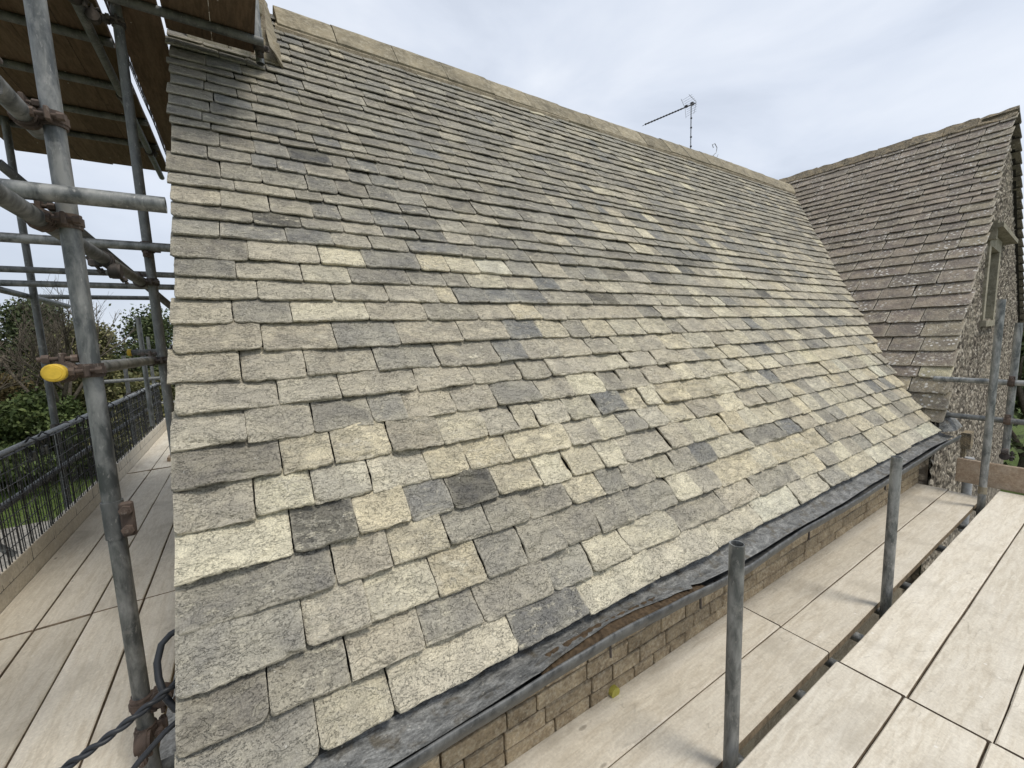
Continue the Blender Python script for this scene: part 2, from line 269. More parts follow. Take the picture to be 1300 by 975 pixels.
HINTS = [(-0.02,0.06,'G'),(0.16,0.05,'P'),(0.44,0.02,'W'),(0.82,0.06,'B'),(1.22,0.05,'W'),(1.55,0.02,'W'),(2.06,0.02,'W'),(2.49,0.03,'W'),(2.86,0.01,'W'),(-0.14,0.18,'K'),(0.07,0.16,'G'),(0.27,0.17,'O'),(0.48,0.16,'G'),(0.74,0.17,'G'),(0.99,0.15,'G'),(1.22,0.19,'P'),(1.47,0.12,'G'),(1.86,0.16,'G'),(2.15,0.12,'G'),(-0.09,0.29,'G'),(0.16,0.30,'O'),(0.35,0.30,'P'),(0.56,0.31,'Y'),(0.74,0.33,'G'),(0.95,0.30,'G'),(1.17,0.32,'G'),(1.36,0.33,'G'),(1.62,0.30,'G'),(1.88,0.32,'P'),(2.31,0.27,'Y'),(-0.03,0.41,'K'),(0.26,0.44,'O'),(0.45,0.43,'Y'),(0.65,0.45,'G'),(0.82,0.43,'G'),(1.04,0.44,'G'),(1.21,0.42,'Y'),(1.43,0.42,'G'),(1.60,0.43,'O'),(1.80,0.45,'P'),(-0.10,0.56,'P'),(0.16,0.59,'D'),(0.36,0.57,'Y'),(0.52,0.57,'B'),(0.71,0.58,'D'),(0.93,0.58,'Y'),(1.13,0.57,'P'),(1.30,0.57,'P'),(1.48,0.58,'P'),(1.70,0.56,'O'),(1.96,0.56,'O'),(-0.13,0.71,'O'),(0.06,0.70,'P'),(0.25,0.72,'W'),(0.46,0.70,'W'),(0.65,0.71,'Y'),(0.84,0.69,'Y'),(1.11,0.69,'Y'),(1.37,0.67,'O'),(1.55,0.68,'P'),(1.72,0.67,'G'),(1.96,0.68,'W'),(-0.08,0.83,'K'),(0.16,0.84,'Y'),(0.33,0.84,'Y'),(0.55,0.82,'O'),(0.78,0.83,'P'),(0.94,0.80,'O'),(1.08,0.82,'P'),(1.23,0.80,'W'),(1.44,0.81,'P'),(1.64,0.83,'B'),(1.85,0.83,'Y'),(-0.13,0.97,'O'),(0.08,0.98,'O'),(0.31,0.96,'G'),(0.47,0.96,'G'),(0.66,0.97,'O'),(0.86,0.96,'O'),(1.10,0.95,'G'),(1.33,0.95,'O'),(1.55,0.95,'P'),(1.74,0.94,'G'),(-0.11,1.11,'O'),(0.09,1.13,'O'),(0.42,1.10,'O'),(0.73,1.08,'O'),(1.07,1.10,'O'),(1.30,1.08,'G'),(1.49,1.09,'O'),(1.67,1.09,'O'),(-0.14,1.23,'O'),(0.10,1.24,'O'),(0.33,1.25,'O'),(0.63,1.25,'G'),(0.94,1.23,'O'),(1.20,1.23,'B'),(1.37,1.23,'O'),(-0.07,1.37,'O'),(0.20,1.38,'O'),(0.48,1.37,'G'),(0.78,1.36,'O'),(1.08,1.35,'O'),(-0.13,1.48,'O'),(0.07,1.49,'G'),(0.34,1.51,'P'),(0.65,1.49,'O'),(0.94,1.49,'G'),(1.23,1.49,'O'),(1.42,1.50,'Y'),(-0.11,1.62,'O'),(0.23,1.63,'O'),(0.50,1.62,'O'),(0.77,1.62,'O'),(0.94,1.62,'Y'),(1.09,1.61,'B'),(1.28,1.61,'B'),(1.51,1.61,'B'),(1.72,1.61,'G'),(2.11,1.59,'D'),(-0.13,1.74,'O'),(0.14,1.74,'O'),(0.38,1.75,'P'),(0.62,1.74,'O'),(0.87,1.74,'O'),(1.04,1.74,'G'),(1.18,1.75,'P'),(-0.12,1.87,'O'),(0.20,1.86,'O'),(0.46,1.84,'P'),(0.71,1.86,'O'),(0.95,1.84,'Y'),(1.11,1.83,'P'),(1.35,1.84,'W'),(-0.15,1.97,'O'),(0.08,1.96,'O'),(0.33,1.97,'B'),(0.57,1.98,'O'),(0.82,1.96,'B'),(1.01,1.97,'O'),(-0.08,2.07,'K'),(0.19,2.05,'D'),(0.47,2.06,'O'),(0.67,2.04,'O'),(0.80,2.06,'B'),(0.99,2.07,'O'),(-0.13,2.19,'O'),(0.07,2.19,'O'),(0.27,2.19,'O'),(0.44,2.20,'B'),(0.66,2.21,'G'),(0.82,2.22,'B'),(-0.13,2.31,'O'),(0.16,2.33,'O'),(0.38,2.32,'O'),(-0.15,2.42,'K'),(0.05,2.45,'O'),(0.21,2.56,'B'),(0.34,2.48,'O'),(0.51,2.69,'D'),(0.71,2.66,'B'),]
TH=0.890118; YE=1.0475; ZE=-1.0228
# ------------------------------------------------------------------ object helpers
WL = {}
def tagit(o, label=None, cat=None, group=None, kind=None):
    if label: o['label'] = label
    if cat: o['category'] = cat
    if group: o['group'] = group
    if kind: o['kind'] = kind
    return o
def place(o, parent, world):
    WL[o.name] = Vector(world)
    if parent is not None:
        o.parent = parent; o.location = Vector(world) - WL[parent.name]
    else: o.location = world
    return o
def thing(name, label, cat, loc=(0, 0, 0), group=None):
    o = bpy.data.objects.new(name, None); col.objects.link(o); o.empty_display_size = .1
    place(o, None, loc); return tagit(o, label, cat, group)
class MB:
    def __init__(s): s.v = []; s.f = []; s.c = []; s.e = []; s.n = 0; s.sm = []
    def add(s, v, f, tint=None, edge=None, smooth=False):
        v = np.asarray(v, float).reshape(-1, 3); s.v.append(v); s.f += [tuple(int(i) + s.n for i in q) for q in f]; s.sm += [smooth] * len(f)
        s.c.append(np.tile(tint, (len(v), 1)) if tint is not None else np.full((len(v), 3), .3))
        s.e.append(edge if edge is not None else np.zeros((len(v), 3))); s.n += len(v); return s
    def box(s, lo, hi, bev=0.0):
        x0, y0, z0 = lo; x1, y1, z1 = hi
        if bev <= 0:
            v = [(x, y, z) for x in (x0, x1) for y in (y0, y1) for z in (z0, z1)]
            return s.add(v, [(0, 1, 3, 2), (4, 6, 7, 5), (0, 4, 5, 1), (2, 3, 7, 6), (0, 2, 6, 4), (1, 5, 7, 3)])
        return s.hull_box(lo, hi, bev)
    def hull_box(s, lo, hi, b):
        x0, y0, z0 = lo; x1, y1, z1 = hi; V = []; ix = {}
        for i, X in enumerate((x0, x1)):
            for j, Y in enumerate((y0, y1)):
                for k, Z in enumerate((z0, z1)):
                    sx, sy, sz = (1 - 2 * i), (1 - 2 * j), (1 - 2 * k)
                    ix[i, j, k] = len(V)
                    V += [(X, Y + sy * b, Z + sz * b), (X + sx * b, Y, Z + sz * b), (X + sx * b, Y + sy * b, Z)]
        q = lambda i, j, k, a: ix[i, j, k] + a
        F = [(q(0,0,0,0), q(0,0,1,0), q(0,1,1,0), q(0,1,0,0)), (q(1,0,0,0), q(1,1,0,0), q(1,1,1,0), q(1,0,1,0)),
             (q(0,0,0,1), q(1,0,0,1), q(1,0,1,1), q(0,0,1,1)), (q(0,1,0,1), q(0,1,1,1), q(1,1,1,1), q(1,1,0,1)),
             (q(0,0,0,2), q(0,1,0,2), q(1,1,0,2), q(1,0,0,2)), (q(0,0,1,2), q(1,0,1,2), q(1,1,1,2), q(0,1,1,2))]
        for a in (0, 1):
            for c in (0, 1):
                F.append((q(0,a,c,1), q(1,a,c,1), q(1,a,c,2), q(0,a,c,2)))
                F.append((q(a,0,c,0), q(a,1,c,0), q(a,1,c,2), q(a,0,c,2)))
                F.append((q(a,c,0,0), q(a,c,1,0), q(a,c,1,1), q(a,c,0,1)))
        for k3 in ix: F.append((ix[k3], ix[k3] + 1, ix[k3] + 2))
        return s.add(V, F)
    def tube(s, a, b, r, seg=14, r2=None, hollow=False, smooth=True, wob=0):
        a = Vector(a); b = Vector(b); d = (b - a).normalized(); r2 = r if r2 is None else r2
        x = d.orthogonal().normalized(); y = d.cross(x)
        ang = [2 * math.pi * i / seg for i in range(seg)]
        ring = lambda c, rr: [c + x * (rr * math.cos(t)) + y * (rr * math.sin(t)) for t in ang]
        if not hollow:
            V = ring(a, r) + ring(b, r2); F = [(i, (i + 1) % seg, seg + (i + 1) % seg, seg + i) for i in range(seg)]
            s.add(V, F, smooth=smooth); s.add(ring(a, r), [tuple(range(seg))[::-1]]); s.add(ring(b, r2), [tuple(range(seg))]); return s
        ri = r - .0045; dep = .12
        V = ring(a, r) + ring(b, r); F = [(i, (i + 1) % seg, seg + (i + 1) % seg, seg + i) for i in range(seg)]; s.add(V, F, smooth=smooth)
        for c, dd in ((a, d), (b, -d)):
            V = ring(c, r) + ring(c, ri) + ring(c + dd * dep, ri)
            F = [(i, (i + 1) % seg, seg + (i + 1) % seg, seg + i) for i in range(seg)] + [(seg + i, seg + (i + 1) % seg, 2 * seg + (i + 1) % seg, 2 * seg + i) for i in range(seg)] + [tuple(range(2 * seg, 3 * seg))]
            s.add(V, F)
        return s
    def path(s, pts, r, seg=10, closed=False):
        pts = [Vector(p) for p in pts]; n = len(pts); V = []; F = []; x = None
        for i, p in enumerate(pts):
            d = (pts[min(i + 1, n - 1)] - pts[max(i - 1, 0)]).normalized()
            if x is None: x = d.orthogonal().normalized()
            x = (x - d * x.dot(d)).normalized(); y = d.cross(x); rr = r[i] if isinstance(r, (list, tuple)) else r
            V += [p + x * rr * math.cos(2 * math.pi * k / seg) + y * rr * math.sin(2 * math.pi * k / seg) for k in range(seg)]
        for i in range(n - 1):
            F += [(i * seg + k, i * seg + (k + 1) % seg, (i + 1) * seg + (k + 1) % seg, (i + 1) * seg + k) for k in range(seg)]
        F += [tuple(range(seg))[::-1], tuple(range((n - 1) * seg, n * seg))]
        return s.add(V, F, smooth=True)
    def build(s, name, m, parent=None, origin=None, attrs=False):
        v = np.concatenate(s.v); o3 = (v.min(0) + v.max(0)) / 2 if origin is None else np.array(origin, float)
        me = bpy.data.meshes.new(name); me.from_pydata((v - o3).tolist(), [], s.f)
        me.polygons.foreach_set('use_smooth', s.sm)
        if attrs:
            a = me.attributes.new('tint', 'FLOAT_COLOR', 'POINT'); c = np.concatenate(s.c); a.data.foreach_set('color', np.hstack([c, np.ones((len(c), 1))]).astype(np.float32).ravel())
            a = me.attributes.new('edge', 'FLOAT_VECTOR', 'POINT'); a.data.foreach_set('vector', np.concatenate(s.e).astype(np.float32).ravel())
        me.materials.append(M[m] if isinstance(m, str) else m); me.update()
        o = bpy.data.objects.new(name, me); col.objects.link(o); place(o, parent, o3); return o
def V3(*a): return Vector(a)
# ------------------------------------------------------------------ ground and garden
mb = MB(); n = 40; xs = np.linspace(-400, 400, n)
mb.add([(x, y, -5.0) for y in xs for x in xs], [(j * n + i, j * n + i + 1, (j + 1) * n + i + 1, (j + 1) * n + i) for j in range(n - 1) for i in range(n - 1)])
tagit(mb.build('ground', 'lawn'), 'flat green lawn and meadow around the cottages', kind='structure')
mb = MB(); mb.add([(-6.6, -8, -4.996), (-3.0, -8, -4.996), (-3.0, 17.5, -4.996), (-7.4, 17.5, -4.996), (-9.5, 14, -4.996)], [(0, 1, 2, 3, 4)])
tagit(mb.build('gravel_path', 'gravel'), 'pale gravel path below the gable scaffold', kind='structure')
mb = MB(); mb.add([(-2.9, -9, -4.992), (20, -9, -4.992), (20, 1.1, -4.992), (-.1, 1.1, -4.992), (-.1, 12, -4.992), (-2.9, 12, -4.992)], [(0, 1, 2, 3, 4, 5)])
tagit(mb.build('gravel_yard', 'gravel'), 'gravel yard under the long scaffold deck', kind='structure')
mb = MB(); V = []; F = []
for i in range(26000):
    y = 12 + 24 * rng.random(); x = -y * (.12 + .32 * rng.random()) ; 
    if x > -3.2 or (x > -7.4 and y < 17.5): continue
    a = rng.random() * 6.28; h = .05 + .09 * rng.random(); ww = .012; c_, s_ = math.cos(a) * ww, math.sin(a) * ww; k = len(V)
    V += [(x - c_, y - s_, -5), (x + c_, y + s_, -5), (x + rng.uniform(-.04, .04), y + rng.uniform(-.04, .04), -5 + h)]; F.append((k, k + 1, k + 2))
mb.add(V, F); tagit(mb.build('grass', 'grass'), 'rough grass blades growing on the lawn', kind='stuff')
# ------------------------------------------------------------------ trees
def leaf_cloud(mb, centres, n, size, seed):
    r = np.random.RandomState(seed); V = []; F = []; k = 0
    cs = np.array([c[0] for c in centres]); rad = np.array([c[1] for c in centres]); wgt = rad[:, 0] * rad[:, 2]; pick = r.choice(len(cs), n, p=wgt / wgt.sum())
    d = r.normal(size=(n, 3)); d /= np.linalg.norm(d, axis=1)[:, None]; d *= (r.rand(n, 1) ** .28) * (1 + .18 * r.normal(size=(n, 1)))
    P = cs[pick] + d * rad[pick]
    a = r.normal(size=(n, 3)); a /= np.linalg.norm(a, axis=1)[:, None]; b = np.cross(a, r.normal(size=(n, 3))); b /= np.linalg.norm(b, axis=1)[:, None]
    s = size * (.6 + .8 * r.rand(n, 1)); q = np.stack([P - a * s, P + b * s * .6, P + a * s, P - b * s * .6], 1).reshape(-1, 3)
    mb.add(q, [(4 * i, 4 * i + 1, 4 * i + 2, 4 * i + 3) for i in range(n)])
def branchy(mb, p, d, L_, r, depth, rr, tips=None):
    pts = [Vector(p)]; dd = Vector(d).normalized(); k = 4
    for i in range(k):
        dd = (dd + Vector((rr.uniform(-.16, .16), rr.uniform(-.16, .16), rr.uniform(-.05, .12)))).normalized(); pts.append(pts[-1] + dd * L_ / k)
    mb.path(pts, [r * (1 - .45 * i / k) for i in range(k + 1)], 6 if r > .05 else 4)
    if tips is not None: tips.append(pts[-1])
    if depth <= 0: return
    for j in range(rr.choice((3, 4)) if depth > 1 else 4):
        t = rr.uniform(.35, 1); b = pts[min(k, int(t * k))]; nd = (dd + Vector((rr.uniform(-.9, .9), rr.uniform(-.9, .9), rr.uniform(-.15, .7)))).normalized()
        branchy(mb, b, nd, L_ * rr.uniform(.5, .75), r * .52, depth - 1, rr, tips)
def tree(name, label, cat, x, y, h, wd, leaf, seed, n=9000, clumps=22, size=.13, group=None, low=.12):
    rr = random.Random(seed); T = thing(name, label, cat, (x, y, -5), group)
    mb = MB(); tips = []; branchy(mb, (x, y, -5.05), (0, 0, 1), h * .5, .05 * h ** .5 + .05, 2, rr, tips); mb.build('trunk', 'bark', T)
    cl = []
    for i in range(clumps):
        a = rr.random() * 6.28; zz = rr.uniform(low, .92); prof = math.sin(min(1, zz * 1.15 + .12) * math.pi) ** .6 * .5
        q = rr.uniform(.35, 1) * prof * wd; cl.append(((x + q * math.cos(a), y + q * math.sin(a), -5 + zz * h), (wd * rr.uniform(.13, .26), wd * rr.uniform(.13, .26), h * rr.uniform(.06, .13))))
    mb = MB(); leaf_cloud(mb, cl, n, size, seed); mb.build('crown', leaf, T); return T
TR = [('dense_tree', 'dark evergreen tree at the far left of the garden', -13.6, 27, 6.6, 6.5, 'leaf_dark'),
      ('shrub_tree', 'copper-brown bushy tree behind the nearest scaffold pole', -9.6, 24.5, 5.9, 4.6, 'leaf_rust'),
      ('dense_tree', 'tall dark green tree in the middle of the hedge line', -8.2, 29, 7.6, 5.4, 'leaf_dark'),
      ('shrub_tree', 'olive bushy tree right of the tall dark tree', -5.9, 26, 6.6, 4.6, 'leaf_olive'),
      ('dense_tree', 'dark rounded tree just left of the roof verge', -3.9, 28.5, 7.2, 4.8, 'leaf_dark'),
      ('shrub_tree', 'fresh green low shrub at the foot of the hedge line', -6.6, 22.5, 3.6, 4.0, 'leaf_fresh'),
      ('shrub_tree', 'low olive shrub in front of the far left evergreen', -11.6, 22.5, 4.2, 4.8, 'leaf_olive'),
      ('shrub_tree', 'low dark shrub beside the roof verge', -3.6, 23.0, 4.0, 3.6, 'leaf_olive')]
for i, (nm, lb, x, y, h, wd, lf) in enumerate(TR): tree(nm, lb, 'tree', x, y, h, wd, lf, 40 + i, 26000, 36, .075, 'trees along the garden edge', .05)
mb = MB(); cl = [((rng.uniform(-60, 6), rng.uniform(36, 44), rng.uniform(-4.6, -1.2)), (3, 2, 1.4)) for _ in range(60)]
leaf_cloud(mb, cl, 26000, .26, 5); tagit(mb.build('far_woodland', 'leaf_dark'), 'far woodland edge closing the view beyond the garden trees', kind='stuff')
for i, (x, y, h) in enumerate([(-9.8, 21.5, 9.6), (-6.0, 22.5, 8.6), (-8.3, 20.5, 8.4)]):
    T = thing('bare_tree', ['leafless tree whose twigs stand against the sky, nearest the thick pole', 'leafless tree with thin twigs between the two scaffold poles', 'leafless tree at the far left edge of the garden'][i], 'tree', (x, y, -5), 'leafless trees')
    mb = MB(); mb.path([(x, y, -5.1), (x + .1, y, -4), (x, y + .1, -3)], [.15, .12, .10], 8); mb.build('trunk', 'bark', T)
    mb = MB(); rr = random.Random(70 + i)
    for j in range(5):
        a = j * 1.26 + rr.random(); branchy(mb, (x, y, -3.2 + rr.random()), (math.cos(a) * .6, math.sin(a) * .6, 1), h * .36, .075, 4, rr)
    mb.build('branches', 'bark', T)
tree('hedge_bush', 'dark green bush beyond the right corner of the roughcast gable', 'bush', 19.5, 2.0, 5.4, 4.2, 'leaf_dark', 90, 9000, 26, .09)
# ------------------------------------------------------------------ stone slates
def tint_of(c, r=rng):
    base = {'W': (.80, .735, .575), 'P': (.76, .69, .51), 'Y': (.76, .67, .47), 'O': (.56, .505, .395), 'G': (.385, .36, .302), 'K': (.27, .254, .222), 'B': (.225, .227, .224), 'D': (.060, .064, .070)}[c]
    k = r.uniform(.86, 1.14); h = r.uniform(-.02, .02); return np.array([base[0] * k + h * .5, base[1] * k, base[2] * k - h * .6]).clip(.03, .84)
def snoise(r, n=5, f0=6, f1=60):
    fs = np.exp(r.uniform(np.log(f0), np.log(f1), n)); ph = r.uniform(0, 6.28, n); am = 1 / fs ** .75; am /= am.sum(); an = r.uniform(0, 6.28, n)
    return lambda u, v=0: sum(a * np.sin(f * (np.cos(q) * u + np.sin(q) * v) + p) for a, f, p, q in zip(am, fs, ph, an))
def s_along(O): return (float(O[1]) - 1.0475) / .629
def slate(mb, O, eu, ev, en, wd, ex, t, tint, seed, fine=True, skew=0.0, lift=0.0, old=False, over=1.22, trim=None):
    """one slate: tail edge at v=0, width wd along eu, exposed length ex up ev, thickness t; its tail's top edge lies at height 0 on the plane"""
    r = np.random.RandomState(seed % 2**31); Lh = ex * over
    nx = max(3, int(wd / (.0075 if fine else .045))); 
    vs = (np.concatenate([[0, .018, .038, .062, .09, .125], np.linspace(.17, 1, max(6, int(Lh / .0095)))]) if fine else np.concatenate([[0, .05, .12], np.linspace(.25, 1, 3)])) * Lh
    us = np.concatenate([[0, .025], np.linspace(.08, .92, nx), [.975, 1]])
    U, Vv = np.meshgrid(us * wd, vs); 
    fl = snoise(r, 3, 5, 14); fh = snoise(r, 6, 40, 170); am_ = min(1, max(.45, (ex - .085) / .05)) if not old else 1; ra = .0042 * am_ if not old else .0042
    tail = ra * fl(us * wd, 0) + .0050 * am_ * fh(us * wd, 3) + (us - .5) * r.uniform(-.006, .006)
    for side in (0, 1):
        if r.rand() < .72:
            rc = r.uniform(.008, .026) if not old else r.uniform(.012, .04); dd = (us if side == 0 else 1 - us) * wd
            tail = tail + np.where(dd < rc, (rc - np.sqrt(np.clip(rc**2 - (rc - dd)**2, 0, None))) * r.uniform(.45, .95), 0)
    Vv = Vv + tail[None, :] * (1 - vs[:, None] / Lh)
    e1 = snoise(r, 5, 20, 110); sj = .0022
    U = U + np.where(us[None, :] < .03, sj * e1(Vv, 0), 0) + np.where(us[None, :] > .97, sj * e1(Vv, 5), 0)
    U = U + skew * Vv + r.uniform(-.012, .012) * Vv
    ter = snoise(r, 4, 10, 34); h2 = snoise(r, 5, 40, 130); q = ter(U, Vv) * 3
    relief = (.0042 * np.tanh(q * 9) * .5 + .0034 * ter(U, Vv) * 2 + .0016 * h2(U, Vv)) * ((.35 + .65 * float(np.clip((1.5 - s_along(O)) / .7, 0, 1))) if not old else .5)
    d_e = np.minimum(np.minimum(U - skew * Vv, wd - (U - skew * Vv)), Vv - tail[None, :])
    bev = -.0035 * np.exp(-np.clip(d_e, 0, 1) / .0045)
    tl = r.uniform(-.0025, .0025)
    Wn = -(t + (.0075 if ex > .118 else .005)) / ex * Vv + relief + bev + lift + tl * (U / wd - .5)
    edge = np.exp(-np.clip(d_e, 0, 1) / .006)
    if fine:
        # edges dressed with a hammer: scalloped flakes off the tail and sides
        fs1 = snoise(r, 3, 18, 45); fs2 = snoise(r, 3, 45, 120); dt = Vv - tail[None, :]; dsd = np.minimum(U, wd - U)
        cw = np.clip(.004 + .016 * (fs1(U, 0) * 2 + fs2(U, 1) * .8), .001, .026); cs_ = np.clip(.001 + .009 * (fs1(Vv, 9) * 2), 0, .014)
        mk = np.clip((cw - dt) / .004 + .5, 0, 1); mk2 = np.clip((cs_ - dsd) / .003 + .5, 0, 1) * (cs_ > .002)
        q_ = .35 + .65 * float(np.clip((1.5 - s_along(O)) / .7, 0, 1)); Wn = Wn - .0038 * q_ * mk * (1 - np.clip(dt, 0, 1) * 8) - .0026 * q_ * mk2
        fq = snoise(r, 4, 14, 40); z_ = fq(U * 1.3, Vv * 2.2) * 3.2 + .35 * fs2(U, Vv * 2)
        stp = sum(np.clip((z_ - th0) / .05 + .5, 0, 1) for th0 in (-.55, .05, .6)); Wn = Wn + .0028 * q_ * (stp - 1.5)
        gy, gx = np.gradient(Wn); brk = np.clip((np.abs(gx) + np.abs(gy)) / .0040 - .35, 0, 1)
        edge = np.maximum(edge, np.maximum(.75 * mk, .65 * mk2)); edge = np.maximum(edge, .25 * brk * r.rand())
    O = np.array(O); P = O + U[..., None] * eu + Vv[..., None] * ev + Wn[..., None] * en
    ny, nxx = U.shape; V = P.reshape(-1, 3); F = [(j * nxx + i, j * nxx + i + 1, (j + 1) * nxx + i + 1, (j + 1) * nxx + i) for j in range(ny - 1) for i in range(nxx - 1)]
    E = np.stack([edge.ravel(), np.full(edge.size, (seed % 97) / 97.), np.zeros(edge.size)], 1)
    border = [(ny - 1 - j) * nxx for j in range(ny)] + [i for i in range(1, nxx)] + [j * nxx + nxx - 1 for j in range(1, ny)]
    B = V[border]; outw = np.zeros_like(B); m_ = len(border)
    outw[:ny] -= eu * .001; outw[ny - 1:ny - 1 + nxx] -= ev * .0014; outw[-ny:] += eu * .001
    j1 = (r.rand(m_, 1) * 1.6 - .5) * (1 if fine else .4)
    B1 = B + outw * j1 * 1.8 - np.outer(np.full(m_, t * .45), en); B2 = B - outw * (1.5 + r.rand(m_, 1) * 3) - np.outer(np.full(m_, t), en)
    n0 = len(V); V = np.vstack([V, B1, B2])
    for k in range(m_ - 1):
        F += [(border[k + 1], border[k], n0 + k, n0 + k + 1), (n0 + k + 1, n0 + k, n0 + m_ + k, n0 + m_ + k + 1)]
    F.append(tuple(n0 + m_ + k for k in range(m_))[::-1])
    E = np.vstack([E, np.tile([.12, (seed % 97) / 97., 0], (2 * m_, 1))])
    mb.add(V, F, tint, E, smooth=False); return P
ct, st_ = math.cos(TH), math.sin(TH)
eX = np.array([1., 0, 0]); eS = np.array([0, ct, st_]); eN = np.array([0, -st_, ct])
def RP(x, s, n=0): return np.array([x, YE + s * ct, ZE + s * st_]) + n * eN
VAL = [(5.455, 1.036), (5.477, 1.191), (5.511, 1.296), (5.626, 1.41), (5.709, 1.51), (5.79, 1.61), (6.0, 1.724), (6.138, 1.84), (6.42, 2.058), (6.69, 2.278), (6.951, 2.504), (7.25, 2.705), (7.585, 3.007), (8.12, 3.399), (8.66, 3.846), (8.86, 4.05)]
VS = [(y - YE) / ct for x, y in VAL]; VX = [x for x, y in VAL]
def xend(s): return float(np.interp(s, VS, VX))
CL = {'W': 0, 'P': 1, 'Y': 2, 'O': 3, 'G': 4, 'K': 5, 'B': 6, 'D': 7}
def pick_class(k, x):
    if k == 0: p = dict(W=.7, P=.2, G=.1)
    elif k <= 3: p = dict(G=.40, O=.27, P=.17, Y=.08, K=.05, B=.03)
    elif k <= 7: p = dict(P=.24, Y=.18, O=.28, W=.06, G=.18, B=.05, K=.01)
    elif k <= 15: p = dict(O=.48, G=.22, P=.16, Y=.05, B=.06, D=.015, W=.015, K=.02)
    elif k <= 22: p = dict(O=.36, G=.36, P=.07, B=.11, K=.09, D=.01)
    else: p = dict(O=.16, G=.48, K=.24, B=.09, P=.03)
    if k > 13 and x < 2.6: p = dict(O=.14, G=.40, K=.36, B=.10)  # upper-left mixes: greyer slates, plus the overhead deck's shade painted into the tint
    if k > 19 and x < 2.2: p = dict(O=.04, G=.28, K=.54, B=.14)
    if x > 1.8 and k < 24: p = {a: b * (1.7 if a in 'PW' else 1.15 if a == 'Y' else .8) for a, b in p.items()}
    t = rng.random() * sum(p.values())
    for a, b in p.items():
        t -= b
        if t <= 0: return a
    return 'O'
cottage = thing('stone_cottage', 'stone-slated cottage with one long steep roof of mixed grey and cream slates', 'cottage', (2.7, 1.2, -5))
roof_end = [(-.2, 0), (5.45, 0), (5.5, .3), (6.1, 1.2), (6.7, 1.9), (7.6, 3.0), (8.9, 4.66), (-.2, 4.66)]
mb = MB(); V = [RP(x, s, -.05) for x, s in roof_end] + [RP(x, s, -.14) for x, s in roof_end]; k = len(roof_end)
YR = YE + 4.68 * ct; ZR = ZE + 4.68 * st_
mb.add(V, [tuple(range(k)), tuple(range(k, 2 * k))[::-1]] + [(i, k + i, k + (i + 1) % k, (i + 1) % k) for i in range(k)])
mb.add([(-.2, YR, ZR - .06), (8.9, YR, ZR - .06), (8.9, 2 * YR - YE, ZE), (-.2, 2 * YR - YE, ZE), (-.2, YR, ZR - .15), (8.9, YR, ZR - .15), (8.9, 2 * YR - YE, ZE - .1), (-.2, 2 * YR - YE, ZE - .1)], [(0, 1, 2, 3), (7, 6, 5, 4), (0, 3, 7, 4), (2, 6, 7, 3)])
roof = mb.build('roof', 'deckfelt', cottage)
rows = ROWS; slates = []
for k in range(len(rows)):
    s0 = rows[k]; s1 = rows[k + 1] if k + 1 < len(rows) else min(4.6, s0 + .11)
    if s0 > 4.5: break
    ex = s1 - s0; x0 = -.215 + rng.uniform(-.012, .012); xe = xend(s0) - .01
    js = [x0] + JOINTS.get(k, []); wm = .205 if k < 16 else .19
    if k == 0: js = [x0] + [-.08] + js[1:]; wm = .39
    if k == 0: js = [x0, .07] + js[3:]
    while js[-1] < xe - .28:
        js.append(js[-1] + max(.10, rng.gauss(wm if k else .38, .052 if k else .05)))
    if xe - js[-1] < .09: js[-1] = xe
    else: js.append(xe)
    for i in range(len(js) - 1):
        a, b = js[i], js[i + 1]; gap = rng.uniform(.0015, .0055); cx_, cs_ = (a + b) / 2, (s0 + s1) / 2
        cls = None
        for hx, hs_, hc in HINTS:
            if a < hx < b and s0 < hs_ < s1: cls = hc; break
        if cls == 'O' and k >= 13: cls = rng.choice(['G', 'G', 'K', 'O'])  # hinted upper slates darkened too, with the deck's shade in their colour
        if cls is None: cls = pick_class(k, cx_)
        last = i == len(js) - 2
        slates.append((k, a + gap / 2, b - gap / 2, s0, ex, cls, last))
# the slates that show largest come first
def shown(q):
    p = RP((q[1] + q[2]) / 2, q[3] + q[4] / 2); d = np.linalg.norm(p); c = abs(np.dot(p / d, eN))
    z = np.dot(p, CF); xx = np.dot(p, CR) / z; yy = np.dot(p, CU) / z
    return (q[2] - q[1]) * q[4] * c / d**2 * (0 if (abs(xx) > 1.25 or abs(yy) > .95) else 1)
order = sorted(range(len(slates)), key=lambda i: -shown(slates[i])); big = set(order[:290])
rest = MB()
for i, (k, a, b, s0, ex, cls, last) in enumerate(slates):
    fine = i in big; t = rng.uniform(.011, .018) if k < 18 else rng.uniform(.0105, .0135)
    jj = 1 if k < 12 else .5; wob = .003 * jj * math.sin(a * 3.1 + k * 1.7) + jj * rng.uniform(-.003, .003)
    sk = 0
    if last: sk = float(np.clip((xend(s0 + ex) - xend(s0)) / ex, 0, 1.0))
    cx_ = RP(a, s0 + wob, jj * rng.uniform(-.0015, .003)); m_ = MB() if fine else rest
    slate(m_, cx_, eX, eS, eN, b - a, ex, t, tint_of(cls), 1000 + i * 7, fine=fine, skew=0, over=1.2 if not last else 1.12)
    if last and sk > .1:     # cut slate filling the triangle against the valley
        slate(rest, RP(b - .07, s0 + wob, -.001), eX, eS, eN, .068, ex, t, tint_of(cls), 5000 + i, fine=False, skew=sk, over=1.15)
    if fine: m_.build('slate', 'slate', roof, attrs=True)
tagit(rest.build('slate_courses', 'slate', roof, attrs=True), kind='stuff')
# undercloak along the verge
mb = MB()
for k in range(len(rows) - 1):
    slate(mb, RP(-.205, rows[k] + .03, -.028), eX, eS, eN, .07, (rows[k + 1] - rows[k]), .012, tint_of('G'), 9000 + k, fine=False)
mb.build('verge_undercloak', 'slate', roof, attrs=True)
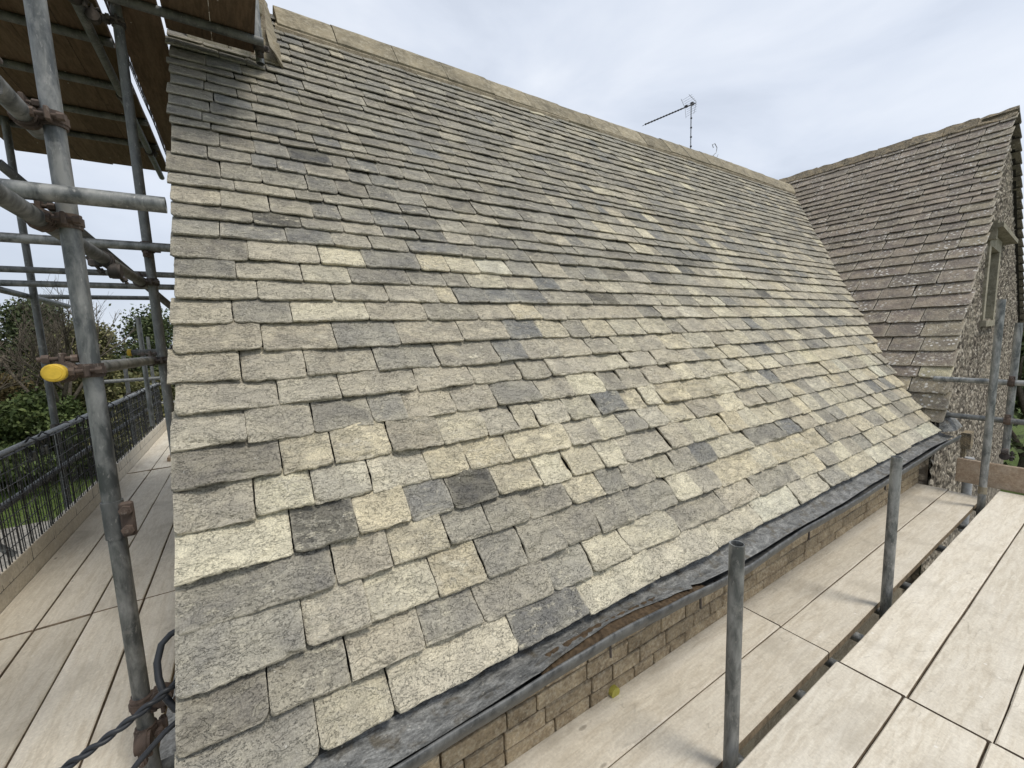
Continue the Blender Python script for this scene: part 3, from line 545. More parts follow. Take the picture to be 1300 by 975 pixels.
# mortar fillet under ridge, ridge tiles
x = .44; i = 0
while x < 8.95:
    Lr = rng.uniform(.42, .50); x1 = min(x + Lr - .006, 9.0); mb = MB(); dz = .012 * math.sin(x * 1.3) + rng.uniform(-.004, .004); s_low = 4.355 + rng.uniform(-.008, .008)
    prof = []
    A0 = RP(0, s_low, .020)[1:]; A1 = RP(0, 4.62, .030)[1:]; ap = np.array([YR, ZR + .000]); B1 = np.array([2 * YR - A0[0], A0[1]])
    prof = [A0, (A0 + A1) / 2 + np.array([0, .004]), A1, ap + np.array([-.02, .008]), ap + np.array([0, .016]), ap + np.array([.03, .004]), B1, B1 - np.array([.02, .03]), ap - np.array([0, .05]), A0 - np.array([-.02, .03])]
    nseg = 5; V = []
    for j in range(nseg + 1):
        xx = x + (x1 - x) * j / nseg
        for p in prof: V.append((xx, p[0] + rng.uniform(-.0015, .0015), p[1] + dz + rng.uniform(-.002, .002)))
    m_ = len(prof); F = [(j * m_ + q, j * m_ + (q + 1) % m_, (j + 1) * m_ + (q + 1) % m_, (j + 1) * m_ + q) for j in range(nseg) for q in range(m_)]
    F += [tuple(range(m_))[::-1], tuple(nseg * m_ + q for q in range(m_))]; mb.add(V, F); mb.build('ridge_tile', 'ridge', roof)
    x += Lr; i += 1
mb = MB(); V = []; nn = 160
for j in range(nn + 1):
    xx = .42 + 8.5 * j / nn; w_ = rng.uniform(-.006, .006)
    V += [RP(xx, 4.325 + w_, -.012), RP(xx, 4.343 + w_, .010), RP(xx, 4.38, .014)]
F = [(3 * j + q, 3 * j + q + 1, 3 * j + q + 4, 3 * j + q + 3) for j in range(nn) for q in (0, 1)]; mb.add(V, F); mb.build('ridge_bedding', 'mortar', roof)
# ------------------------------------------------------------------ cottage walls
YW = 1.2
mb = MB(); mb.box((-.13, YW + .02, -5.05), (5.9, YW + .45, -1.12)); 
wall = mb.build('front_wall', 'mortar', cottage); mb = MB(); mb.box((-.13, 2 * YR - YE - .5, -5.05), (8.9, 2 * YR - YE - .12, -1.12)); mb.build('rear_wall', 'ashlar', cottage)
mb = MB(); g = [(YW + .46, -5.05), (2 * YR - YE - .52, -5.05), (2 * YR - YE - .52, -1.1), (YR, ZR - .22), (YW + .46, -.95)]
mb.add([(-.13, y, z) for y, z in g] + [(.25, y, z) for y, z in g], [tuple(range(5))[::-1], tuple(range(5, 10))] + [(i, 5 + i, 5 + (i + 1) % 5, (i + 1) % 5) for i in range(5)]); mb.build('gable_wall', 'ashlar', cottage)
shapes = []
for c in range(14):
    mb = MB(); wd = .085 + .014 * c; hh = .070; mb.hull_box((0, 0, 0), (wd, .06, hh), .004); V = mb.v[0]; V += R_.uniform(-.0018, .0018, V.shape); me_o = mb.build('stone', 'ashlar', None, origin=(0, 0, 0)); shapes.append((wd, me_o.data)); bpy.data.objects.remove(me_o)
def put_stone(me, parent, loc):
    o = bpy.data.objects.new('stone', me); col.objects.link(o); place(o, parent, loc); return o
z = -1.14; cnt = 0
for rI in range(9):
    z -= .0765; x = -.13 - rng.uniform(0, .1)
    while x < 5.85:
        wd, me = shapes[rng.randrange(2, 14)]
        if x > -.2 and (x < 5.7): put_stone(me, wall, (x, YW - rng.uniform(.028, .032) + .018, z)); cnt += 1
        x += wd + .0075
# ------------------------------------------------------------------ gutter
LIP = [(-.4, -1.058), (.21, -1.061), (.657, -1.043), (.973, -1.040), (1.571, -1.077), (1.87, -1.094), (2.4, -1.080), (3.2, -1.089), (4.9, -1.064), (5.56, -1.080)]
def lipz(x): return float(np.interp(x, [a for a, b in LIP], [b for a, b in LIP]))
gutter_x = np.arange(-.14, 5.6, .02); mb = MB(); V = []
sec = [(1.095, -.012), (1.088, -.030), (1.068, -.052), (1.035, -.068), (1.0, -.064), (.972, -.045), (.958, -.015), (.955, 0), (.949, .004), (.944, -.002), (.948, -.020), (.962, -.052), (.995, -.076), (1.04, -.080), (1.08, -.064), (1.1, -.03)]
nG = snoise(np.random.RandomState(3), 6, 2, 25)
for xx in gutter_x:
    zz = lipz(xx); k = nG(xx, 0) * .012; top = max(zz + .004, -1.062)
    for q, (y, dz) in enumerate(sec):
        f = min(1, max(0, (y - .955) / .14)); V.append((xx, y + k * .6, (zz * (1 - f) + top * f) + dz + nG(xx, y * 6) * .005))
m_ = len(sec); ng = len(gutter_x); F = [(j * m_ + q, j * m_ + (q + 1) % m_, (j + 1) * m_ + (q + 1) % m_, (j + 1) * m_ + q) for j in range(ng - 1) for q in range(m_)]
F += [tuple(range(m_))[::-1], tuple((ng - 1) * m_ + q for q in range(m_))]; mb.add(V, F, smooth=True); gutter = mb.build('gutter', 'iron', cottage)
# lead sheet dressed from under the slates into the gutter, wrinkled
mb = MB(); V = []; F = []; wv = snoise(np.random.RandomState(8), 7, 6, 60); wl = snoise(np.random.RandomState(9), 5, 3, 30); nx_ = 420; nyl = 9
for i in range(nx_):
    xx = -.14 + 5.7 * i / (nx_ - 1); zz = lipz(xx)
    cut = .950 + .014 * (1 + wl(xx, 0)) * .5 + max(0, math.sin(math.pi * min(1, max(0, (xx - .70) / .85)))) ** .7 * .052 * (.85 + .3 * wv(xx, 2)) + (.02 if xx > 1.5 else 0)
    for j in range(nyl):
        f = j / (nyl - 1); y = 1.12 + (cut + .012 - 1.12) * f; z0 = -1.044 + (zz - .012 + 1.044) * f ** 1.2 - .016 * math.sin(math.pi * f)
        V.append((xx, y + wv(xx, f) * .004, z0 + wv(xx * .6, f * .35 + 4) * .010 * math.sin(math.pi * min(1, f + .12)) + wl(xx * 2, f * .5) * .004))
F = [(i * nyl + j, i * nyl + j + 1, (i + 1) * nyl + j + 1, (i + 1) * nyl + j) for i in range(nx_ - 1) for j in range(nyl - 1)]; mb.add(V, F, smooth=True); mb.build('lead_lining', 'lead', gutter)
mb = MB(); V = []; n_ = 60
for i in range(n_):
    xx = .70 + .88 * i / (n_ - 1); e_ = math.sin(math.pi * i / (n_ - 1)) ** .4
    for y in (.962, .985, 1.01, 1.035): V.append((xx, y, lipz(xx) - .030 + .012 * e_ + rng.uniform(-.004, .004)))
mb.add(V, [(4 * i + j, 4 * i + j + 1, 4 * i + j + 5, 4 * i + j + 4) for i in range(n_ - 1) for j in range(3)]); tagit(mb.build('silt', 'silt', gutter), kind='stuff')
for bx in (.31, 1.107, 1.705, 2.827, 4.133, 5.40):
    mb = MB(); z = lipz(bx) - .09; mb.tube((bx, 1.085, z - .005), (bx + .006, 1.085, z - .145), .0055, 6); mb.tube((bx - .015, .962, z + .065), (bx + .03, 1.19, z - .085), .0055, 6); mb.tube((bx - .055, 1.085, z - .055), (bx + .055, 1.085, z - .085), .0045, 6); mb.build('gutter_bracket', 'fitting', gutter)
mb = MB(); V = []; rr = random.Random(4); wq = snoise(np.random.RandomState(5), 5, 8, 50)
for i in range(18):
    for j in range(14):
        u_, v_ = i / 17, j / 13; V.append((5.44 + .30 * u_, .97 + .24 * v_, -1.02 + .16 * u_ * v_ + .10 * math.sin(u_ * 2.6) * math.sin(v_ * 3) + wq(u_ * .4, v_ * .4) * .04))
mb.add(V, [(i * 14 + j, i * 14 + j + 1, (i + 1) * 14 + j + 1, (i + 1) * 14 + j) for i in range(17) for j in range(13)], smooth=True); tagit(mb.build('lead_saddle', 'lead', cottage))
# ------------------------------------------------------------------ chimney on the cottage ridge
ch = thing('chimney', 'rough stone chimney rising behind the upper scaffold boards at the ridge end', 'chimney', (.05, 3.9, 2.0))
mb = MB(); mb.box((-.12, 3.46, 1.7), (.33, 4.35, 4.6)); core = mb.build('chimney_core', 'mortar', ch)
shp = []
for c in range(8):
    mb = MB(); wd = .09 + .018 * c; hh = .07; mb.hull_box((0, 0, 0), (wd, .05, hh), .010); mb.v[0] += R_.uniform(-.006, .006, mb.v[0].shape); o = mb.build('stone', 'dressed', None, origin=(0, 0, 0)); shp.append((wd, o.data)); bpy.data.objects.remove(o)
z = 1.8
while z < 3.6:
    x = -.12
    while x < .25:
        wd, me = shp[rng.randrange(8)]; wd2 = min(wd, .345 - x)
        if x + wd < .36: put_stone(me, core, (x, 3.43, z))
        x += wd + .008
    z += .078
mb = MB(); V = []; F = []; n_ = 26
for i in range(n_):
    s = 3.72 + (4.72 - 3.72) * i / (n_ - 1); wd = .075 + rng.uniform(-.006, .006)
    V += [RP(.325, s, .10 + rng.uniform(-.004, .004)), RP(.355, s, .07), RP(.33 + wd, s, .006), RP(.33 + wd, s, -.02)]
F = [(4 * i + j, 4 * i + j + 1, 4 * i + j + 5, 4 * i + j + 4) for i in range(n_ - 1) for j in range(3)] + [(0, 3, 2, 1)]
mb.add(V, F)
V = []; 
for i in range(14):
    x = .27 + .13 * i / 13; w_ = rng.uniform(-.004, .004); V += [RP(x, 3.735 + w_, -.01), RP(x, 3.745 + w_, .010), (x, 3.455, ZE + (3.455 - YE) / ct * st_ + .10)]
mb.add(V, [(3 * i + j, 3 * i + 3 + j, 3 * i + 4 + j, 3 * i + 1 + j) for i in range(13) for j in (0, 1)]); mb.build('mortar_fillet', 'ridge', ch)
# ------------------------------------------------------------------ second house on the right
ZT = [-1.3, -1.037, -.845, -.576, -.452, -.187, -.045, .225, .496, .776, 1.024, 1.397, 1.881, 2.433, 2.70, 2.9]
XT = [5.30, 5.40, 5.47, 5.626, 5.709, 5.98, 6.11, 6.40, 6.67, 6.95, 7.22, 7.60, 8.12, 8.66, 8.90, 9.08]
def XR(z): return float(np.interp(z, ZT, XT))
def YV(x): return 1.05 + .067 * (x - 5.5)
ROWZ = [-.95, -0.834, -0.693, -0.547, -0.443, -0.3, -0.151, -0.001, 0.151, 0.287, 0.419, 0.572, 0.703, 0.828, 0.954, 1.082, 1.187, 1.295, 1.411, 1.52, 1.592, 1.704, 1.792, 1.891, 1.979, 2.079, 2.182, 2.273, 2.38, 2.48, 2.612]
house = thing('old_house', 'older cross-wing house with brown lichened stone-slate roof and roughcast gable', 'house', (9, 4, -5))
mb = MB(); V = []; zs = [z for z in np.linspace(-1.05, 2.74, 24)]
def eNr(z): d = np.array([XR(z + .1) - XR(z - .1), 0, .2]); d /= np.linalg.norm(d); return d, np.array([-d[2], 0, d[0]])
for z in zs:
    d, nn_ = eNr(z); p = np.array([XR(z), 0, z]) - nn_ * .05; V += [(p[0], YV(p[0]) + .03, p[2]), (p[0], 9.5, p[2])]
mb.add(V, [(2 * i, 2 * i + 1, 2 * i + 3, 2 * i + 2) for i in range(len(zs) - 1)])
mb.add([(8.97, YV(8.97) + .03, 2.72), (8.97, 9.5, 2.72), (14.2, 9.5, -.45), (14.2, YV(14.2) + .03, -.45)], [(0, 1, 2, 3)])
oroof = mb.build('roof', 'deckfelt', house)
old_n = 0
for k in range(len(ROWZ)):
    z0 = ROWZ[k]; z1 = ROWZ[k + 1] if k + 1 < len(ROWZ) else 2.72
    A = np.array([XR(z0), 0, z0]); B = np.array([XR(z1), 0, z1]); ex = np.linalg.norm(B - A)
    if k == 0: A = np.array([5.42, 0, -.95])
    ev = (B - A) / np.linalg.norm(B - A); eu = np.array([0., -1, 0]); en = np.array([-ev[2], 0, ev[0]])
    ya = YV(A[0]) + rng.uniform(-.018, .012); yb = YE + (z0 - ZE) / math.tan(TH) + .14
    if k + 1 >= len(ROWZ) or k > 26: yb = max(yb, 4.4)
    xs_ = [ya]
    while xs_[-1] < yb: xs_.append(xs_[-1] + max(.13, rng.gauss(.31 if k < 13 else .24, .06)))
    for i in range(len(xs_) - 1):
        y0, y1 = xs_[i], xs_[i + 1]; wd = y1 - y0 - .009
        if y0 > yb: break
        tt = np.array((.185, .142, .12)) * rng.uniform(.74, 1.26)
        if k > 17: tt = tt * 1.08
        if k == 3 and i == 0: tt = np.array((.46, .42, .28))
        if k == 2 and i == 1: tt = np.array((.44, .36, .24))
        if i == 0 and rng.random() < .5: tt = np.array((.22, .18, .13))
        mb = MB(); slate(mb, np.array((A[0], y1 - .0025, A[2])) + ev * rng.uniform(-.006, .005), eu, ev, en, wd, ex, rng.uniform(.013, .021), tt, 20000 + k * 50 + i, fine=False, old=True, lift=.0)
        mb.build('slate', 'oldslate', oroof, attrs=True); old_n += 1
# verge stones of the hidden far slope
ds = np.array([5.2, 0, -3.05]); Ls = np.linalg.norm(ds); ds /= Ls; nn_ = np.array([-ds[2], 0, ds[0]])
for i in range(24):
    p = np.array([8.98, 0, 2.74]) + ds * (Ls * i / 24); y = YV(p[0]); mb = MB()
    slate(mb, (p[0] + ds[0] * .24, y - .02, p[2] + ds[2] * .24), np.array([0., 1, 0]), -ds, nn_, .34, .25, .016, np.array((.12, .11, .095)) * rng.uniform(.8, 1.2), 30000 + i, fine=False, old=True); mb.build('slate', 'oldslate', oroof, attrs=True)
# ridge of the old house
y = YV(8.97) - .01
while y < 9:
    L_ = rng.uniform(.30, .44); mb = MB(); a = .15 + rng.uniform(-.01, .01); dz = rng.uniform(-.008, .008); V = []
    for j in range(5):
        yy = y + (L_ - .006) * j / 4
        for q, (dx, dzz) in enumerate([(-.13, -.135), (-.075, -.072), (-.015, .002), (.02, 0), (.09, -.06), (.18, -.13), (.15, -.16), (0, -.06), (-.11, -.16)]): V.append((8.99 + dx + rng.uniform(-.009, .009), yy, 2.80 + dzz + dz + rng.uniform(-.012, .012)))
    m_ = 9; mb.add(V, [(j * m_ + q, j * m_ + (q + 1) % m_, (j + 1) * m_ + (q + 1) % m_, (j + 1) * m_ + q) for j in range(4) for q in range(m_)] + [tuple(range(m_))[::-1], tuple(4 * m_ + q for q in range(m_))])
    mb.build('ridge_tile', 'oldridge', oroof); y += L_
# gable wall of rubble, displaced grid with a window opening
def wy(x): return YV(x) + .075
WX0, WX1, WZ0, WZ1 = 7.95, 8.95, .0, .90
mb = MB(); xs_ = np.arange(5.45, 14.0, .022); zs = np.arange(-2.6, 2.74, .026); V = []; idx = {}; F = []
rn = np.random.RandomState(21); hgt = rn.rand(len(xs_), len(zs))
for i, x in enumerate(xs_):
    for j, z in enumerate(zs):
        top = 2.70 - (x - 8.9) * .6 if x > 8.9 else float(np.interp(x, XT, ZT)) - .04
        if z > top: continue
        v = mnoise.voronoi(Vector((x * 13, 0, z * 13)))[0]; dd = max(0, v[1] - v[0])
        idx[i, j] = len(V); V.append((x, wy(x) - .028 * min(1, dd * 1.8) ** .6 - .006 * hgt[i, j], z))
for (i, j), k in idx.items():
    if (i + 1, j) in idx and (i, j + 1) in idx and (i + 1, j + 1) in idx:
        xm, zm = xs_[i] + .011, zs[j] + .013
        if WX0 < xm < WX1 and WZ0 < zm < WZ1: continue
        F.append((k, idx[i + 1, j], idx[i + 1, j + 1], idx[i, j + 1]))
mb.add(V, F)
ow = mb.build('gable_wall', 'rubble', house)
mb = MB(); mb.add([(5.5, wy(5.5), -5.05), (14, wy(14), -5.05), (14, wy(14), -2.58), (5.5, wy(5.5), -2.58)], [(0, 1, 2, 3)])
mb.add([(14, wy(14), -5.05), (14, 9, -5.05), (14, 9, -.4), (14, wy(14), -.4)], [(0, 1, 2, 3)]); mb.add([(5.46, wy(5.5), -5.05), (5.46, wy(5.5), -1.05), (5.46, 1.24, -1.05), (5.46, 1.24, -5.05)], [(0, 1, 2, 3)])
mb.build('lower_wall', 'rubble', house)
# window
mb = MB(); b0 = wy(WX0) - .035; b1 = wy(WX1) - .035
def wbox(mb, x0, x1, z0, z1, proud, deep, bev=.006):
    V = [(x0, wy(x0) - proud, z0), (x1, wy(x1) - proud, z0), (x1, wy(x1) - proud, z1), (x0, wy(x0) - proud, z1), (x0, wy(x0) + deep, z0), (x1, wy(x1) + deep, z0), (x1, wy(x1) + deep, z1), (x0, wy(x0) + deep, z1)]
    mb.add(V, [(0, 1, 2, 3), (5, 4, 7, 6), (0, 4, 5, 1), (3, 2, 6, 7), (0, 3, 7, 4), (1, 5, 6, 2)])
wbox(mb, WX0 - .10, WX0 + .06, WZ0 - .02, WZ1, .045, .3); wbox(mb, WX1 - .05, WX1 + .12, WZ0 - .02, WZ1, .045, .3); wbox(mb, WX0 - .10, WX1 + .12, WZ1 + .003, WZ1 + .16, .045, .3); wbox(mb, WX0 - .10, WX1 + .12, WZ0 - .10, WZ0 - .023, .075, .3)
win = mb.build('window', 'dressed', house)
mb = MB()
for a, b_ in ((WX0 + .062, WX0 + .11), (WX0 + .44, WX0 + .49), (WX1 - .10, WX1 - .052)): wbox(mb, a, b_, WZ0, WZ1, -.09, .14)
wbox(mb, WX0 + .062, WX1 - .052, WZ1 - .05, WZ1 - .002, -.093, .137); wbox(mb, WX0 + .062, WX1 - .052, WZ0 + .002, WZ0 + .05, -.093, .137); mb.build('window_frame', 'framepaint', win)
for a, b_ in ((WX0 + .112, WX0 + .438), (WX0 + .492, WX1 - .102)):
    mb = MB(); wbox(mb, a, b_, WZ0 + .052, WZ1 - .052, -.115, .125); mb.build('pane', 'glass', win)
mb = MB(); wbox(mb, WX0 - .22, WX1 + .75, WZ1 + .18, WZ1 + .235, .15, 0); wbox(mb, WX0 - .20, WX1 + .72, WZ1 + .236, WZ1 + .27, .10, 0); wbox(mb, WX0 - .22, WX0 - .11, WZ1 + .05, WZ1 + .178, .10, 0); mb.build('hood_mould', 'dressed', win)
mb = MB(); wbox(mb, 7.2, 7.42, -1.55, -1.36, .10, 0); wbox(mb, 7.22, 7.40, -1.66, -1.553, .06, 0); mb.build('corbel', 'oldridge', house)
mb = MB(); mb.tube((7.25, wy(7.3) - .1, -1.66), (7.27, wy(7.3) - .1, -2.6), .045, 14); mb.build('downpipe', 'downpipe', house)
# ------------------------------------------------------------------ aerial
def aer():
    A = thing('tv_aerial', 'tall television aerial on a thin mast behind the long ridge', 'aerial', (6.3, 4.32, 2.4))
    T_ = (6.285, 4.31, 3.50); mb = MB(); mb.tube((6.30, 4.32, 2.3), (6.285, 4.31, 3.53), .009, 8); mast = mb.build('mast', 'aerial', A)
    for zz in (2.75, 2.88, 3.02, 3.16, 3.30): 
        mb = MB(); mb.tube((6.29, 4.31, zz), (6.29, 4.31, zz + .018), .015, 8); mb.build('cable_clip', 'aerial_dark', mast)
    a = Vector((6.33, 4.27, 3.525)); b = Vector((5.27, 4.36, 3.01 + .0)); mb = MB(); mb.tube(a, b, .009, 6); boom = mb.build('boom', 'aerial_dark', A)
    d = (b - a).normalized(); side = Vector((0.04, 1, 0)).normalized(); up = d.cross(side)
    for i in range(13):
        p = a + (b - a) * (.30 + .70 * i / 12); h = .075 - .002 * i; mb = MB()
        for q in (1, -1): mb.tube(p, p + side * h * q + d * .012, .0035, 5)
        mb.tube(p + d * .006, p - d * .006, .013, 6); mb.build('element', 'aerial_dark', boom)
    c = a + (b - a) * .10
    for q in (1, -1):
        mb = MB()
        for k in range(4):
            o = c + up * (q * (.03 + .03 * k)) - d * (.02 - .018 * k); mb.tube(o - side * .09, o + side * .09, .0018, 4)
        for s_ in (-.1, .1): mb.tube(c + side * s_, c + up * q * .14 + side * s_ * .7 + d * .08, .003, 5)
        mb.build('reflector', 'aerial', A)
    mb = MB(); mb.hull_box((c.x - .13, c.y - .018, c.z - .06), (c.x - .085, c.y + .018, c.z - .03), .005); mb.build('balun_box', 'aerial_dark', A)
    mb = MB(); mb.hull_box((6.275, 4.285, 3.505), (6.33, 4.325, 3.545), .005); mb.build('mast_clamp', 'aerial_dark', A)
aer()
A = thing('wire_hook', 'small curled wire bracket on the ridge right of the aerial mast', 'bracket', (6.6, 4.2, 2.65))
mb = MB(); mb.path([(6.45, 4.05, 2.66), (6.58, 4.1, 2.74), (6.68, 4.12, 2.80), (6.70, 4.12, 2.88), (6.64, 4.12, 2.93), (6.57, 4.12, 2.90), (6.60, 4.12, 2.86)], .006, 6); mb.path([(6.50, 4.06, 2.70), (6.66, 4.1, 2.70), (6.72, 4.11, 2.78)], .004, 5); mb.build('wire', 'aerial', A)
# ------------------------------------------------------------------ scaffold fittings
TR_ = .02415
def tube(parent, name, a, b, m='tube', hollow=True):
    mb = MB(); mb.tube(a, b, TR_, 20, hollow=hollow); return mb.build(name, m, parent)
def coupler(parent, p, d1, d2, off, m='rust', sc_=1.0):
    """double coupler: two hinged bands at right angles, with bolts and flap nuts"""
    p = Vector(p); d1 = Vector(d1).normalized(); d2 = Vector(d2).normalized(); off = Vector(off)
    mb = MB(); h = .021 * sc_
    for c, d in ((p, d1), (p + off, d2)):
        mb.tube(c - d * h, c + d * h, .0305, 14); x = d.orthogonal().normalized()
        mb.tube(c - d * (h * .55), c + d * (h * .55), .034, 10)
    q = p + off * .5; s = .017; mb.hull_box((q.x - s, q.y - s, q.z - s), (q.x + s, q.y + s, q.z + s), .006)
    o = mb.build('coupler', m, parent)
    return o
def coupler_bolts(cp, p, d1, d2, off, m='rust'):
    p = Vector(p); off = Vector(off); d1 = Vector(d1).normalized(); d2 = Vector(d2).normalized(); n3 = off.normalized()
    for c, d in ((p, d1), (p + off, d2)):
        s = d.cross(n3).normalized()
        mb = MB(); a = c + s * .040 - n3 * .03; mb.tube(a, a + n3 * .085, .0065, 8); mb.tube(a + n3 * .058, a + n3 * .074, .0135, 6, smooth=False); mb.tube(a - n3 * .004, a + n3 * .012, .0115, 6, smooth=False)
        b0 = c + s * .022 - d * .013; b1 = c + s * .052 + d * .013; lo = [min(b0[k], b1[k]) - .006 for k in range(3)]; hi = [max(b0[k], b1[k]) + .006 for k in range(3)]
        mb.hull_box(lo, hi, .003); mb.build('bolt', m, cp)
def couple(parent, p, d1, d2, off, m='rust'):
    cp = coupler(parent, p, d1, d2, off, m); coupler_bolts(cp, p, d1, d2, off, m)
X_, Y_, Z_ = (1, 0, 0), (0, 1, 0), (0, 0, 1)
# ------------------------------------------------------------------ gable (left) scaffold
LS = thing('gable_scaffold', 'tall grey tube scaffold against the left gable with rusty couplers', 'scaffold', (-.9, 3, -5))
PB = (-.41, 1.825)            # nearest standard
s_ = tube(LS, 'standard', (PB[0], PB[1], -5), (PB[0], PB[1], 3.4))
P2 = (-.42, 3.285); tube(LS, 'standard', (P2[0], P2[1], -5), (P2[0], P2[1], 2.9), 'tube_dark')
P3 = (-1.45, 5.2); tube(LS, 'standard', (P3[0], P3[1], -5), (P3[0], P3[1], 3.0), 'tube_dark')
for (x, y, z1) in ((-1.45, 2.4, 3.0), (-1.45, 8.0, -.1), (-.42, 6.2, 3.0), (-1.45, 10.0, .2), (-.42, .2, 3.2), (-1.45, -.3, 3.0)): tube(LS, 'standard', (x, y, -5), (x, y, z1), 'tube_dark')
tube(LS, 'standard', (-1.02, 6.6, -.95), (-1.02, 6.6, .36), 'tube')
tube(LS, 'standard', (-.62, 7.4, -1.5), (-.62, 7.4, -.1), 'tube')
# sleeve on the nearest standard
mb = MB(); mb.tube((PB[0], PB[1], -.62), (PB[0], PB[1], -.495), .0285, 18); sl = mb.build('sleeve_coupler', 'tube_dark', LS); mb = MB(); mb.hull_box((PB[0] + .020, PB[1] - .036, -.616), (PB[0] + .056, PB[1] - .014, -.499), .006); mb.build('flange', 'rust', sl)
for zz in (-.59, -.525):
    mb = MB(); mb.tube((PB[0] + .038, PB[1] - .058, zz), (PB[0] + .038, PB[1] + .005, zz), .0065, 8); mb.tube((PB[0] + .038, PB[1] - .048, zz), (PB[0] + .038, PB[1] - .033, zz), .0175, 6, smooth=False); mb.tube((PB[0] + .038, PB[1] - .054, zz), (PB[0] + .038, PB[1] - .050, zz), .011, 10); mb.build('bolt', 'rust', sl)
tube(LS, 'transom', (-3.2, 1.745, .447), (-.165, 1.745, .447)); 
tube(LS, 'transom', (-3.2, 3.21, .58), (-.30, 3.21, .58)); couple(LS, (P2[0], P2[1], .58), Z_, X_, (0, -.06, 0))
tube(LS, 'transom', (-3.4, 4.8, .632), (-.33, 4.8, .632), 'tube_dark'); tube(LS, 'transom', (-3.4, 4.8, .527), (-.40, 4.8, .527), 'tube')
tube(LS, 'transom', (-1.8, 6.5, .58), (-.80, 6.5, .582), 'tube_dark')
tube(LS, 'ledger', (-.47, .3, .387), (-.47, 3.45, .387)); couple(LS, (PB[0], PB[1], .387), Z_, Y_, (-.058, 0, 0)); couple(LS, (P2[0], P2[1], .387), Z_, Y_, (-.055, 0, 0), 'fitting')
couple(LS, (-.47, 2.5, .387), Y_, X_, (.03, 0, -.05), 'fitting')
tube(LS, 'ledger', (-.468, .3, .676), (-.468, 1.93, .676)); couple(LS, (PB[0], PB[1], .676), Z_, Y_, (-.056, 0, 0))
couple(LS, (-.468, 1.50, .62), X_, Y_, (0, 0, .055), 'fitting'); tube(LS, 'transom', (-3.2, 1.5, .62), (-.42, 1.5, .62), 'tube_dark')
tube(LS, 'ledger', (-.476, 1.765, -.064), (-.472, 3.52, -.078)); couple(LS, (PB[0], PB[1], -.064), Z_, Y_, (-.06, 0, 0)); couple(LS, (P2[0], P2[1], -.077), Z_, Y_, (-.055, 0, 0), 'fitting')
def cap(p, d, r=.031):
    p = Vector(p); d = Vector(d).normalized(); mb = MB(); mb.tube(p - d * .006, p + d * .018, r, 18); mb.tube(p - d * .009, p - d * .006, r * .85, 18, r2=r); mb.tube(p - d * .0105, p - d * .0085, r * .70, 18, r2=r * .74); mb.build('end_cap', 'yellow', LS)
cap((-.476, 1.76, -.064), Y_, .0265); 
tube(LS, 'transom', (-.84, 4.96, -.037), (-.30, 4.96, -.037), 'tube_dark'); cap((-.86, 4.96, -.037), X_, .030); couple(LS, (-.55, 4.96, -.037), X_, Y_, (0, .05, -.01), 'fitting')
tube(LS, 'brace', (-1.0, 3.4, 1.0), (-.15, 4.6, -.05), 'tube_dark');
tube(LS, 'brace', (-2.55, 4.6, -.35), (-1.50, 4.9, -1.9), 'tube')
tube(LS, 'ledger', (-1.50, 2.0, .50), (-1.50, 6.2, .46), 'tube')
tube(LS, 'ledger', (-1.38, -.6, -.652), (-1.38, 9.75, -.657)); tube(LS, 'ledger', (-1.38, -.6, -.972), (-1.38, 9.75, -.975), 'tube_dark')
tube(LS, 'transom', (-1.40, 9.7, -.66), (-.3, 9.7, -.66)); tube(LS, 'transom', (-1.40, 9.7, -1.0), (-.3, 9.7, -1.0)); tube(LS, 'transom', (-1.6, 7.6, -.43), (-.3, 7.6, -.43), 'tube_dark')
for y in (2.4, 5.2, 8.0): couple(LS, (-1.45, y, -.655), Z_, Y_, (.06, 0, 0), 'fitting')
for y in (.6, 1.9, 3.05, 3.4, 5.0, 6.4, 8.2, 9.4): tube(LS, 'transom', (-1.6, y, -1.563), (-.26, y, -1.563), 'tube_dark')
couple(LS, (PB[0], PB[1] - .01, -1.22), Z_, Y_, (.055, 0, 0)); couple(LS, (PB[0], PB[1], -1.335), Z_, X_, (0, -.056, 0))
# lift above
for y in (3.64, 4.21, 4.74, 5.26): tube(LS, 'transom', (-1.9, y, 1.868), (-.50, y, 1.868), 'tube_dark')
for y in (2.7, 3.18): tube(LS, 'transom', (-1.9, y, 1.866), (.28, y, 1.866), 'tube_dark')
tube(LS, 'ledger', (-.57, .2, 1.815), (-.57, 5.97, 1.815), 'tube_dark'); tube(LS, 'ledger', (-.505, .8, 2.95), (-.505, 6.1, 2.95), 'tube')
couple(LS, (-.57, 3.18, 1.815), Y_, X_, (0, 0, .052), 'fitting'); couple(LS, (-.57, 5.26, 1.815), Y_, X_, (0, 0, .052), 'fitting'); couple(LS, (-.57, 4.21, 1.815), Y_, X_, (0, 0, .052), 'fitting')
couple(LS, (P2[0], P2[1], 1.80), Z_, Y_, (-.1, 0, 0), 'fitting')
tube(LS, 'standard', (.262, 3.30, 1.80), (.262, 3.30, 3.2), 'tube'); couple(LS, (.262, 3.30, 1.90), Z_, X_, (0, -.06, -.03), 'fitting')

